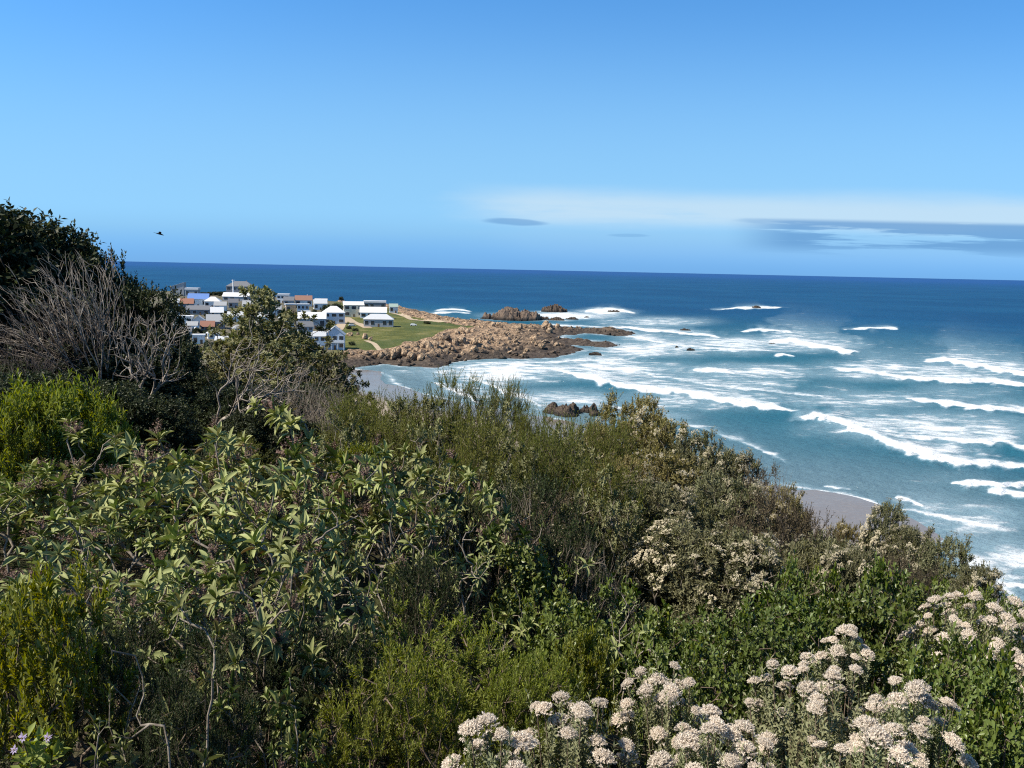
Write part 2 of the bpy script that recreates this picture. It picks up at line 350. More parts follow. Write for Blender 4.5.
def build_beach():
    tn = norm(np.gradient(SH, axis=0)); nr = np.stack([-tn[:, 1], tn[:, 0]], 1)   # towards the sea
    off = np.concatenate([np.linspace(-110, -20, 16), np.linspace(-17, 10, 22), np.linspace(13, 40, 8)])
    X = SH[:, None, 0] + nr[:, None, 0] * off; Y = SH[:, None, 1] + nr[:, None, 1] * off
    Z = np.where(off < 0, -off * 0.022 + np.maximum(0, -off - 35) * 0.02, -off * 0.045) + (fbm(X * 0.05, Y * 0.05, 3) - 0.5) * 0.5 - 0.02
    a = Acc(); a.add(np.stack([X, Y, Z], -1).reshape(-1, 3), grid_faces(len(SH), len(off)))
    me = None
    s = NT('beach_sand'); p = s.pos(); n = s.noise(p, 0.12, 5, 0.6); w = s.attr('wet')
    dry = s.mix(n, (0.30, 0.24, 0.18), (0.40, 0.33, 0.25)); wet = s.mix(n, (0.165, 0.135, 0.105), (0.21, 0.175, 0.14))
    w2 = s.math('ADD', w, s.math('MULTIPLY', s.math('SUBTRACT', n, 0.5), 0.35), clamp=True)
    c = s.mix(w2, dry, wet); r = s.math('SUBTRACT', 0.9, s.math('MULTIPLY', w2, 0.72))
    rp = s.noise(p, 1.1, 4, .6); m = s.done(s.bsdf(s.mix(s.math('MULTIPLY', s.ss(rp, .45, .7), .35), c, (0.28, 0.235, 0.185)), r, 0.3, s.bump(rp, .35, .15)))
    me = a.mesh('beach', m); attr(me, 'wet', np.broadcast_to(sstep(off, -30, -14), X.shape))
    tag(ob('beach', me), kind='structure')
build_beach()

# ------------------------------------------------------------------ headland
def P0(px, py, z=0): p = at_height(px, py, z); return (p[0], p[1])
HEAD = [(-330, 200), (-200, 262), (-130, 320), (-95, 334), P0(345, 369), P0(385, 364), P0(398, 366), P0(413, 366.5), P0(430, 368), P0(441, 367.5), P0(449, 363), P0(466, 361.5), P0(480, 361), P0(500, 359.5), P0(525, 358.5), P0(552, 357.5), P0(570, 353),
        P0(588, 350), P0(575, 346.5), P0(562, 344), P0(590, 346), P0(606, 347.5), P0(620, 346), P0(612, 342), P0(585, 341), P0(566, 340), P0(560, 337), P0(585, 333), P0(612, 335.5), P0(628, 336), P0(639, 334), P0(628, 330.5), P0(606, 328), P0(590, 330),
        P0(572, 329), P0(556, 327), P0(538, 326.5), P0(515, 326), P0(498, 325.5), P0(476, 324), P0(458, 321), P0(440, 317), P0(424, 313), P0(405, 309), (-190, 900), (-320, 985), (-520, 1050), (-900, 1000), (-1000, 600), (-700, 260)]
HEAD = np.array(HEAD, float)
def poly_sd(x, y, poly):
    P = np.stack([np.ravel(x), np.ravel(y)], 1); best = np.full(len(P), 1e9); ins = np.zeros(len(P), bool)
    for k in range(len(poly)):
        a = poly[k]; b = poly[(k + 1) % len(poly)]; d = b - a; L2 = max(d @ d, 1e-9)
        t = np.clip(((P - a) @ d) / L2, 0, 1); q = P - a - t[:, None] * d; best = np.minimum(best, np.hypot(q[:, 0], q[:, 1]))
        c = ((a[1] > P[:, 1]) != (b[1] > P[:, 1]))
        with np.errstate(divide='ignore', invalid='ignore'):
            xi = (b[0] - a[0]) * (P[:, 1] - a[1]) / (b[1] - a[1]) + a[0]
        ins ^= c & (P[:, 0] < xi)
    return np.where(ins, best, -best).reshape(np.shape(x))
LAWN = np.array([(250, 351), (345, 352.5), (372, 352.5), (384, 349), (404, 345), (420, 341), (438, 334), (452, 331), (482, 328.5), (492, 326), (472, 324.5), (440, 322.5), (425, 320), (405, 315), (390, 309), (250, 290)], float)
HX = np.concatenate([np.arange(-1000, -300, 10.0), np.arange(-300, 130, 2.2)]); HY = np.concatenate([np.arange(200, 330, 5.0), np.arange(330, 700, 2.4), np.arange(700, 1060, 6.0)])
def build_headland():
    Y, X = np.meshgrid(HY, HX, indexing='ij')
    sdv = poly_sd(X, Y, HEAD)
    inl = np.maximum(sdv, 0)
    base = 6.6 * (1 - np.exp(-inl / 26)) + 4.5 * sstep(-X + (Y - 500) * 0.2, 90, 330) * sstep(inl, 20, 120)
    pxa, _ = project(np.stack([X, Y, base], -1)); base = base * (1 - .62 * sstep(pxa, 420, 560))
    # first guess of the picture position of each ground point tells lawn from rock
    px, py = project(np.stack([X, Y, base], -1))
    lawn = sstep(poly_sd(px, py + (fbm(X * 0.06, Y * 0.06, 9) - 0.5) * 7, LAWN), -1.5, 2.0)
    lawn = np.where(px < 338, np.maximum(lawn, sstep(inl, 4, 12)), lawn)
    rock = 1 - lawn
    ridg = (1 - np.abs(fbm(X * 0.11, Y * 0.11, 11, 4) * 2 - 1)); jag = fbm(X * 0.35, Y * 0.35, 21, 3)
    Z = base + rock * sstep(inl, -2, 14) * ((ridg - 0.62) * 5.0 + (jag - 0.5) * 3.4) + (fbm(X * 0.03, Y * 0.03, 2) - 0.5) * 1.6 * sstep(inl, 5, 40)
    Z = np.where(sdv < 0, np.maximum(-2.5, sdv * 0.25) + rock * (jag - 0.62) * 2.0, np.maximum(Z, -0.4))
    Z = np.where(sdv < -14, -3, Z)
    a = Acc(); a.add(np.stack([X, Y, Z], -1).reshape(-1, 3), grid_faces(len(HY), len(HX)))
    s = NT('headland_ground'); p = s.pos(); g = s.attr('lawn'); n = s.noise(p, 0.09, 6, 0.65); n2 = s.noise(p, 0.6, 5, 0.65); n3 = s.noise(p, 0.025, 3, 0.5)
    grass = s.ramp(n, [(0.28, (0.055, 0.066, 0.018)), (0.45, (0.090, 0.100, 0.026)), (0.58, (0.135, 0.135, 0.042)), (0.72, (0.22, 0.19, 0.085))])
    grass = s.mix(s.math('MULTIPLY', s.ss(n3, 0.45, 0.65), 0.6), grass, (0.050, 0.078, 0.026))
    yard = s.ramp(n2, [(0.3, (0.05, 0.048, 0.03)), (0.5, (0.13, 0.115, 0.085)), (0.7, (0.26, 0.23, 0.18))])
    grass = s.mix(s.math('MULTIPLY', s.attr('yard'), s.ss(n, .36, .52)), grass, yard)
    sep = s.node('ShaderNodeSeparateXYZ'); s.put(sep.inputs[0], p)
    tan = s.ramp(n2, [(0.25, (0.10, 0.062, 0.040)), (0.45, (0.31, 0.21, 0.135)), (0.65, (0.45, 0.33, 0.22)), (0.85, (0.54, 0.43, 0.32))])
    drk = s.ramp(n2, [(0.3, (0.035, 0.028, 0.024)), (0.55, (0.085, 0.068, 0.055)), (0.8, (0.16, 0.13, 0.105))])
    hgt = s.math('ADD', sep.outputs[2], s.math('MULTIPLY', s.math('SUBTRACT', n, 0.5), 5.0))
    rk = s.mix(s.ss(hgt, 1.8, 5.0), drk, tan)
    vo = s.node('ShaderNodeTexVoronoi', feature='DISTANCE_TO_EDGE'); s.put(vo.inputs['Vector'], p); vo.inputs['Scale'].default_value = .33; rk = s.mix(s.math('MULTIPLY', s.math('SUBTRACT', 1.0, s.ss(vo.outputs['Distance'], .0, .10)), .8), rk, (.05, .038, .03))
    c = s.mix(s.ss(s.math('ADD', g, s.math('MULTIPLY', s.math('SUBTRACT', n2, 0.5), 0.6)), 0.42, 0.6), rk, grass)
    m = s.done(s.bsdf(c, 0.92, 0.15, s.bump(n2, 0.7, 1.2)))
    me = a.mesh('headland', m, smooth=False); attr(me, 'lawn', lawn); attr(me, 'yard', 1 - sstep(px, 322, 345))
    tag(ob('headland', me), kind='structure')
    return Z
HZ = build_headland()
def head_z(x, y):
    i = int(np.clip(np.searchsorted(HX, x) - 1, 0, len(HX) - 2)); j = int(np.clip(np.searchsorted(HY, y) - 1, 0, len(HY) - 2))
    s = (x - HX[i]) / (HX[i + 1] - HX[i]); t = (y - HY[j]) / (HY[j + 1] - HY[j])
    return (HZ[j, i] * (1 - s) + HZ[j, i + 1] * s) * (1 - t) + (HZ[j + 1, i] * (1 - s) + HZ[j + 1, i + 1] * s) * t
def on_head(px, py):
    r = ray(px, py); d = 250.0
    while d < 1100:
        p = CAMP + r * (d / r[1])
        if p[2] < head_z(p[0], p[1]): break
        d += 1.5
    p = CAMP + r * (d / r[1]); p[2] = head_z(p[0], p[1]); return p, d

# ------------------------------------------------------------------ sea
CRESTS = [  # points (px, py); crest height m; half thickness px; trail px; strength; trail strength
    ([(722, 309), (745, 308.5), (782, 308)], 1.6, 1.6, 3, 1.0, .5),
    ([(584, 313), (600, 310.5), (612, 309), (632, 312)], 2.2, 2.0, 3, 1.0, .5),
    ([(432, 311), (452, 310), (476, 312)], 1.2, 1.2, 2, 1.0, .4),
    ([(415, 316), (440, 313), (475, 314)], .6, 1.0, 2, .8, .4),
    ([(540, 324), (570, 325), (600, 327), (615, 328)], .8, 1.3, 2, .8, .5),
    ([(605, 326), (625, 328), (660, 332), (700, 335), (722, 337)], 1.4, 1.7, 5, 1.0, .55),
    ([(852, 329), (868, 328.5), (894, 330)], 1.8, 1.9, 3, 1.0, .5),
    ([(738, 333), (760, 330.5), (792, 333)], 1.3, 1.7, 4, .95, .6),
    ([(768, 341), (790, 339), (812, 344), (840, 349), (864, 351)], 1.6, 2.3, 9, 1.0, .62),
    ([(620, 334), (650, 340), (690, 347), (730, 351), (780, 353)], .9, 1.8, 6, .72, .55),
    ([(774, 358), (784, 357), (794, 359)], .9, 1.4, 2, .95, .4),
    ([(698, 371), (714, 370), (734, 373)], 1.0, 1.8, 4, .95, .55),
    ([(828, 368), (850, 371), (890, 376), (930, 381), (960, 383), (1030, 387)], 1.5, 2.4, 11, 1.0, .62),
    ([(918, 361), (945, 363), (975, 370), (1000, 374), (1060, 378)], 2.0, 3.0, 10, 1.0, .6),
    ([(446, 370), (470, 366), (500, 363), (540, 362), (590, 360), (640, 358)], .5, 1.8, 5, .68, .6),
    ([(552, 371), (580, 380), (620, 387), (665, 393), (700, 398), (745, 404), (800, 408)], 1.2, 3.0, 11, 1.0, .66),
    ([(465, 374), (482, 380), (500, 389), (520, 398), (540, 405)], .7, 2.4, 8, .8, .6),
    ([(430, 380), (447, 388), (470, 398), (490, 412)], .4, 2.0, 6, .85, .55),
    ([(388, 383), (384, 390), (376, 397)], .3, 1.6, 4, .85, .5),
    ([(640, 372), (680, 379), (730, 386), (790, 393), (830, 398)], .6, 2.0, 8, .62, .55),
    ([(900, 397), (925, 402), (960, 408), (1000, 412), (1060, 415)], 1.7, 3.0, 7, 1.0, .5),
    ([(798, 419), (815, 417), (835, 424), (870, 436), (905, 447), (940, 458), (964, 464), (1000, 467)], 2.2, 4.2, 15, 1.05, .68),
    ([(870, 428), (920, 436), (970, 444), (1050, 450)], .8, 3.0, 10, .75, .6),
    ([(984, 463), (1005, 466), (1060, 471)], 1.0, 2.5, 5, .95, .5),
    ([(946, 484), (970, 486), (1000, 488), (1050, 489)], 1.2, 2.7, 5, 1.0, .4),
    ([(990, 495), (1010, 497), (1060, 500)], .9, 2.5, 5, .95, .45),
    ([(792, 483), (803, 485)], .2, 1.2, 3, .7, .4),
    ([(820, 486), (838, 488), (857, 489)], .2, 1.4, 3, .85, .4),
    ([(826, 492), (850, 496), (868, 500), (880, 506), (892, 513)], .15, 1.6, 3, .9, .3),
    ([(897, 499), (908, 502), (922, 507)], .4, 2.2, 5, .9, .4),
    ([(892, 511), (925, 514), (960, 520), (985, 526), (1004, 529)], .5, 2.2, 8, .85, .62),
    ([(960, 540), (985, 552), (1010, 562), (1050, 570)], .1, 2.5, 9, .45, .7),
    ([(968, 566), (985, 574), (1005, 581), (1040, 590)], .05, 3.0, 7, .85, .6),
    ([(600, 404), (640, 412), (690, 424), (740, 440), (790, 466)], .3, 2.2, 5, .45, .4)]
FOAMY = [  # px, py, rx, ry, density
    (560, 316, 70, 4, .5), (650, 322, 60, 6, .35), (500, 352 + 20, 80, 12, .42), (600, 368, 90, 12, .42), (650, 350, 60, 10, .40), (720, 345, 90, 10, .36), (640, 338, 30, 5, .3),
    (760, 372, 90, 10, .32), (820, 345, 60, 8, .3), (900, 370, 120, 12, .34), (700, 400, 120, 12, .28), (930, 428, 120, 16, .40), (860, 400, 100, 12, .30), (960, 395, 80, 14, .2),
    (470, 392, 40, 12, .35), (560, 400, 70, 12, .35), (960, 520, 90, 18, .30), (1000, 560, 60, 22, .42), (650, 415, 60, 8, .22), (400, 372, 30, 3, .15), (605, 312, 30, 4, .4), (520, 365, 60, 6, .3), (960, 480, 70, 14, .12)]
def build_sea():
    u = np.concatenate([-np.geomspace(4, .3, 14), np.arange(-.28, .78, .0016), np.geomspace(.8, 4, 14)])
    dy = np.concatenate([[0.6, 1.1, 1.6, 2.3, 3.2, 4.5, 6, 8, 10.5, 13, 16, 19, 22, 25, 28], np.arange(30, 150, .55), np.arange(150, 330, 1.0), np.geomspace(332, 1500, 24)])
    yv = CAM_Z * F / dy; Y, Uu = np.meshgrid(yv, u, indexing='ij'); X = Uu * Y; Z = np.zeros_like(X)
    px, py = project(np.stack([X, Y, Z], -1))
    fo = np.zeros_like(X); hgt = np.zeros_like(X)
    n1 = fbm(px * .035, py * .1, 31, 4) - .5; n2 = fbm(px * .11, py * .22, 37, 3) - .5
    for pts, A, th, tr, st, ts in CRESTS:
        if pts[0][1] < 332: th *= .68; A *= .8
        pts = np.array(pts, float); sdn = int(pts[0, 0] * 7 + pts[0, 1] * 13); al = fbm(px * .075 + sdn, px * 0 + sdn, sdn, 3); lo = fbm(px * .022 + sdn, px * 0, sdn + 3, 3) - .5
        yc = np.interp(px, pts[:, 0], pts[:, 1]) + n1 * th * 1.6 + n2 * th * 1.4 + lo * th * 3.2
        ln = pts[-1, 0] - pts[0, 0]; e = max(6, ln * .16)
        if ln < 0: continue
        wx = px + n1 * 26 + (py - np.interp(px, pts[:, 0], pts[:, 1])) * -.8; tap = sstep(wx, pts[0, 0] - e * .5, pts[0, 0] + e * 1.3) * (1 - sstep(wx, pts[-1, 0] - e * 1.3, pts[-1, 0] + e * .5))
        e2 = max(26, ln * .3); wy = px + n1 * 70 + n2 * 30; tap2 = sstep(wy, pts[0, 0] - e2 * .6, pts[0, 0] + e2) * (1 - sstep(wy, pts[-1, 0] - e2, pts[-1, 0] + e2 * .6))
        thl = th * (0.3 + 0.6 * tap) * (.5 + 1.0 * al) * (1 + n2 * 1.2)
        s = (py - yc) / np.maximum(thl, .2)
        core = np.where(s > 0, np.exp(-(s / .75) ** 2), np.exp(-(s / 1.3) ** 2))
        trail = np.where(s < 0, ts * 1.25 * np.exp((py - yc) / (tr * (2.1 if tr > 5 else 1.2))), 0)
        fo = np.maximum(fo, np.maximum(st * core * 1.15 * sstep(tap, 0, .5), trail * tap2))
        hgt += A * .7 * np.exp(-(((py - yc) + th * .9) / (1.6 * th)) ** 2) * tap * (0.8 + n1)
    for x0, y0, rx, ry, d in FOAMY:
        fo = np.maximum(fo, 1.75 * d * np.exp(-((px - x0) / rx) ** 2 - ((py - y0) / ry) ** 2) * (1 + 1.0 * n1) + fo * .25 * np.exp(-((px - x0) / rx) ** 2 - ((py - y0) / ry) ** 2))
    near = (X > -500) & (X < 900) & (Y < 1100)
    sdv = np.full_like(X, 500.0); sdv[near] = shore_dist(X[near], Y[near])
    hd = np.full_like(X, 400.0); hd[near] = -poly_sd(X[near], Y[near], HEAD)
    isl = np.full_like(X, 400.0)
    for (ix, iy, ir) in ISLES: isl = np.minimum(isl, np.hypot(X - ix, Y - iy) - ir)
    rim = np.exp(-np.maximum(hd, 0) / 7.0) * .62 + np.exp(-np.maximum(isl, 0) / 9.0) * .75 * (X > -200)
    fo = np.maximum(fo, rim * (0.75 + 1.1 * n1) * (Y > 330))
    fo = np.maximum(fo, np.exp(-np.abs(sdv) / 2.0) * .8 * (0.8 + 1.2 * n1))
    shal = np.exp(-np.maximum(np.minimum(sdv, hd + 40), 0) / 70.0)
    far = np.minimum(sdv, 5000)
    # swell rolling towards the beach
    a = np.radians(32); q = X * np.sin(a) * 1 + Y * np.cos(a) * .55
    zone = sstep(sdv, 5, 60) * (1 - sstep(Y, 900, 1800)) * (np.abs(Uu) < 1.2)
    sw = np.sin(q / 8.5 + (fbm(X * .006, Y * .006, 41) - .5) * 14) ; sw = np.maximum(sw, -.4) * .55 * fbm(X * .012, Y * .012, 43) * 1.5
    Z = (hgt * np.minimum(1, 1.0) + sw * zone + (fbm(X * .12, Y * .12, 47) - .5) * .5 * zone) * sstep(sdv, -2, 25)
    Z = np.where(fo > .5, Z + n2 * .35 * sstep(sdv, 10, 40) * (Y < 1000), Z)
    ac = Acc(); ac.add(np.stack([X, Y, Z], -1).reshape(-1, 3), grid_faces(len(yv), len(u))[:, ::-1])
    s = NT('sea_water'); p = s.pos(); fa = s.attr('foam'); sh = s.attr('shallow'); fr = s.attr('far')
    mp = s.node('ShaderNodeMapping'); s.put(mp.inputs[0], p); mp.inputs['Rotation'].default_value = (0, 0, math.radians(-28)); mp.inputs['Scale'].default_value = (.55, 1.0, 1)
    n1_ = s.noise(mp.outputs[0], .16, 7, .68); n2_ = s.noise(mp.outputs[0], .045, 4, .6); n3_ = s.noise(p, .004, 4, .6)
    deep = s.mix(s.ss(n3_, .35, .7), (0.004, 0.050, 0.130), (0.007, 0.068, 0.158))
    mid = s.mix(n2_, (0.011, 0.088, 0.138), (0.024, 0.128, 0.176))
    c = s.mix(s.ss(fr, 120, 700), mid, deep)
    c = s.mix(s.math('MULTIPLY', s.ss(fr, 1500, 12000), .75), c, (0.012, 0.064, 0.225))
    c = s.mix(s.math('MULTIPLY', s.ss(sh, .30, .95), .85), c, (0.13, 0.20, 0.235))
    fm = s.math('ADD', fa, s.math('MULTIPLY', s.math('SUBTRACT', n1_, .5), 1.9))
    fm = s.math('ADD', fm, s.math('MULTIPLY', s.math('SUBTRACT', n2_, .5), .8))
    foam = s.math('MULTIPLY', s.ss(fm, .37, .92), s.ss(fa, .03, .18))
    # milky water between the streaks
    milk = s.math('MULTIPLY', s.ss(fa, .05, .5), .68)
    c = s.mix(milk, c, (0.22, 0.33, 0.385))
    col = s.mix(foam, c, (0.66, 0.69, 0.71))
    rough = s.math('ADD', .22, s.math('MULTIPLY', foam, .6))
    spec = s.math('MULTIPLY', s.math('SUBTRACT', 1.0, foam), .14)
    wv = s.noise(mp.outputs[0], .42, 5, .65)
    bmp = s.bump(s.math('ADD', wv, s.math('MULTIPLY', n1_, 1.6)), .85, 1.3)
    gl = s.node('ShaderNodeBsdfGlossy'); s.put(gl.inputs['Roughness'], rough); s.put(gl.inputs['Normal'], bmp); gl.inputs['Color'].default_value = (1, 1, 1, 1)
    ms = s.node('ShaderNodeMixShader'); s.put(ms.inputs[0], s.math('MULTIPLY', spec, .75)); s.L.new(s.bsdf(col, .9, 0.0, bmp), ms.inputs[1]); s.L.new(gl.outputs[0], ms.inputs[2])
    m = s.done(ms.outputs[0])
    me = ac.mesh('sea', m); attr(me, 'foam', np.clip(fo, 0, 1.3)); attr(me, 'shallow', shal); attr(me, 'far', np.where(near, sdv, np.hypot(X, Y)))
    tag(ob('sea', me), kind='structure')

# ------------------------------------------------------------------ rocks
def rock_mat(name, stops, dark, lo, hi):
    s = NT(name); o = s.obj(); oi = s.node('ShaderNodeObjectInfo'); n = s.noise(o, 1.6, 6, .7); n2 = s.noise(o, .5, 3, .5)
    c = s.ramp(n, stops); h = s.node('ShaderNodeHueSaturation'); s.put(h.inputs['Color'], c); s.put(h.inputs['Value'], s.math('ADD', .75, s.math('MULTIPLY', oi.outputs['Random'], .5)))
    sep = s.node('ShaderNodeSeparateXYZ'); s.put(sep.inputs[0], s.pos())
    f = s.ss(s.math('ADD', sep.outputs[2], s.math('MULTIPLY', s.math('SUBTRACT', n2, .5), 2.0)), lo, hi)
    c = s.mix(f, dark, h.outputs[0])
    vo = s.node('ShaderNodeTexVoronoi', feature='DISTANCE_TO_EDGE'); s.put(vo.inputs['Vector'], o); vo.inputs['Scale'].default_value = 1.7; j = s.ss(vo.outputs['Distance'], .0, .07)
    c = s.mix(s.math('SUBTRACT', 1.0, j), c, dark)
    return s.done(s.bsdf(c, .9, .2, s.bump(s.math('ADD', n, s.math('MULTIPLY', j, .6)), .8, .4)))
M['rock_tan'] = rock_mat('tan_rock', [(.25, (.12, .072, .045)), (.45, (.34, .235, .145)), (.65, (.48, .355, .24)), (.85, (.53, .43, .33))], (.055, .044, .036), .6, 2.0)
M['rock_dark'] = rock_mat('brown_rock', [(.25, (.05, .038, .03)), (.5, (.115, .085, .062)), (.75, (.23, .175, .13))], (.03, .026, .024), .3, 1.4)
M['rock_isle'] = rock_mat('island_rock', [(.25, (.075, .055, .045)), (.5, (.16, .115, .085)), (.75, (.30, .23, .17))], (.035, .03, .027), .6, 3.5)
def rock_mesh(seed, mat, sub=3, lumps=1.0, flat=0.8):
    import bmesh
    bm = bmesh.new(); bmesh.ops.create_icosphere(bm, subdivisions=sub, radius=1)
    V = np.array([v.co[:] for v in bm.verts]); Fc = np.array([[v.index for v in f.verts] for f in bm.faces]); bm.free()
    rng = np.random.default_rng(seed)
    R = np.ones(len(V))
    for _ in range(9):   # planar cuts make angular blocks
        n = norm(rng.normal(size=3)); d = rng.uniform(.55, .92); pr = V @ n
        R = np.minimum(R, np.where(pr > .05, d / np.maximum(pr, .05), 9))
    V = V * R[:, None]
    V += norm(V) * ((fbm(V[:, 0] * 2.6 + seed, V[:, 1] * 2.6 + V[:, 2] * 3.1, seed, 4) - .5) * .5 * lumps)[:, None]
    V[:, 2] *= flat
    a = Acc(); a.add(V, Fc); return a.mesh('boulder', mat, smooth=False)
def islet(name, label, pxl, pxr, pybase, pytop, seed, mat, depth=None, peaks=((.35, 1.0, .3), (.7, .7, .25)), cat='rock', group=None, rag=.25):
    c = at_height((pxl + pxr) / 2, pybase, 0); d = c[1]; w = (pxr - pxl) * d / F; h = (pybase - pytop) * d / F; dep = depth or w * .45
    nx, ny = 70, 40; gx, gy = np.meshgrid(np.linspace(-.6, .6, nx), np.linspace(-.6, .6, ny), indexing='xy')
    rr = np.hypot(gx / .5, gy / .5) + (fbm(gx * 4 + seed, gy * 4, seed, 3) - .5) * .6
    env = np.clip(1 - np.clip(rr, 0, 9) ** 2.6, 0, 1) ** .5; prof = np.full_like(gx, .66)
    for (cx, hh, ww) in peaks: prof = np.maximum(prof, hh * np.exp(-((gx + .5 - cx) / ww) ** 2))
    rid = 1 - np.abs(fbm(gx * 9 + seed * 3, gy * 5 + seed, seed + 5, 4) * 2 - 1); blk = np.abs(fbm(gx * 22 + seed, gy * 13, seed + 9, 3) - .5)
    z = h * .92 * np.tanh(env * prof * (.15 + .85 * rid ** 1.5 + 1.3 * (blk - .12)) * 1.6) - (1 - np.clip(env * 5, 0, 1)) * 1.2
    z = z * (1 + .35 * rag) - h * rag * 1.5 * np.clip(fbm(gx * 6.5 + seed * 1.7, gy * 4 + seed, seed + 31, 3) - .30, 0, 1) * 2
    a = Acc(); a.add(np.stack([gx * w, gy * dep, z], -1).reshape(-1, 3), grid_faces(ny, nx))
    o = ob(name, a.mesh(name, mat, smooth=False), loc=(c[0], c[1] + dep * .45, 0)); tag(o, label, cat, group)
    ISLES.append((c[0] - w * .25, c[1] + dep * .45, max(dep, w * .5) * .42)); ISLES.append((c[0] + w * .25, c[1] + dep * .45, max(dep, w * .5) * .42))
ISLES = []
islet('rock_island', 'long brown rocky island beyond the headland, ringed with foam', 484, 548, 320.5, 306.5, 3, M['rock_isle'], 34, ((.38, 1.0, .28), (.62, .62, .3), (.15, .6, .2)), 'island')
islet('rock_island', 'smaller pointed brown rock island standing right of the long one', 543, 567, 312.5, 303.5, 8, M['rock_isle'], 20, ((.5, 1.0, .3), (.8, .5, .3)), 'island')
islet('reef', 'low dark reef of broken rock off the near beach', 536, 610, 417, 405.5, 14, M['rock_dark'], 13, ((.2, .8, .2), (.45, 1.0, .2), (.8, .8, .25)), 'reef', rag=1.0)
for i, (a_, b_, y_, t_) in enumerate([(548, 566, 321, 316.5), (680, 691, 331, 328), (675, 679, 348, 345.5), (687, 695, 350.5, 347.5), (768, 777, 345, 342.5), (752, 762, 308.5, 305), (566, 578, 319.5, 316.5), (607, 621, 312.5, 309.5), (584, 590, 318, 316), (588, 602, 355.5, 351.5), (556, 575, 341, 337.5)]):
    islet('sea_rock', 'small dark wave-washed rock standing out of the surf', a_, b_, y_, t_, 20 + i, M['rock_dark'], None, ((.4, 1.0, .3), (.7, .8, .3)), 'rock', 'small rocks in the surf')
build_sea()

def build_boulders():
    rng = np.random.default_rng(77)
    tan = [rock_mesh(100 + i, M['rock_tan'], 3, 1.0, .85) for i in range(7)]; drk = [rock_mesh(200 + i, M['rock_dark'], 3, 1.1, .7) for i in range(5)]
    # boulders on the lawn
    for (px, py, wpx, hpx, lab) in [(350, 336, 7, 4.5, 'pale tan boulder lying on the green lawn below the white pavilion'), (358, 335, 3.5, 3, 'small tan stone between two boulder groups on the lawn'), (365.5, 339, 6, 7, 'tall upright tan boulder on the lawn'), (370.5, 340.5, 4.5, 4.5, 'tan boulder leaning against the tall upright one on the lawn')]:
        p, d = on_head(px, py); o = ob('boulder', tan[int(rng.integers(7))], loc=p + np.array([0, 0, hpx * d / F * .3]), rot=(rng.uniform(-.3, .3), rng.uniform(-.3, .3), rng.uniform(0, 6)), scale=(wpx * d / F * .6, wpx * d / F * .5, hpx * d / F * .85)); tag(o, lab, 'boulder')
    n = 0; tries = 0
    while n < 285 and tries < 9000:
        tries += 1
        px = rng.uniform(342, 636); py = rng.uniform(318, 367)
        if poly_sd(np.array([px]), np.array([py]), LAWN)[0] > -1.0: continue
        p, d = on_head(px, py)
        sdv = float(poly_sd(np.array([p[0]]), np.array([p[1]]), HEAD)[0])
        if sdv < -1 or d > 760: continue
        dark = (sdv < 10 and rng.random() < .75) or rng.random() < .12
        s = rng.uniform(.5, 1.2) if rng.random() < .82 else rng.uniform(1.2, 2.5)
        if px > 560: s *= .7
        o = ob('boulder', (drk if dark else tan)[int(rng.integers(5))], loc=p + np.array([0, 0, s * .2]), rot=(rng.uniform(-.5, .5), rng.uniform(-.5, .5), rng.uniform(0, 6.28)), scale=(s * rng.uniform(.8, 1.3), s * rng.uniform(.8, 1.2), s * rng.uniform(.8, 1.7)))
        tag(o, 'dark brown wave-washed boulder at the rocky edge of the headland' if dark else 'sunlit tan boulder among the rocks of the headland', 'boulder', 'dark boulders at the waterline' if dark else 'tan boulders on the headland')
        n += 1
    for (px, py, hp) in [(388, 357, 9), (393, 358, 11), (399, 357, 9), (405, 356, 8), (381, 358, 7), (545, 328, 8), (550, 329, 6), (430, 350, 8), (436, 348, 7), (455, 345, 7)]:
        p, d = on_head(px, py); s = hp * d / F
        o = ob('boulder', tan[int(rng.integers(7))], loc=p + np.array([0, 0, s * .3]), rot=(0, .2, rng.uniform(0, 6)), scale=(s * .5, s * .5, s * .8)); tag(o, 'sunlit tan boulder among the rocks of the headland', 'boulder', 'tan boulders on the headland')
build_boulders()

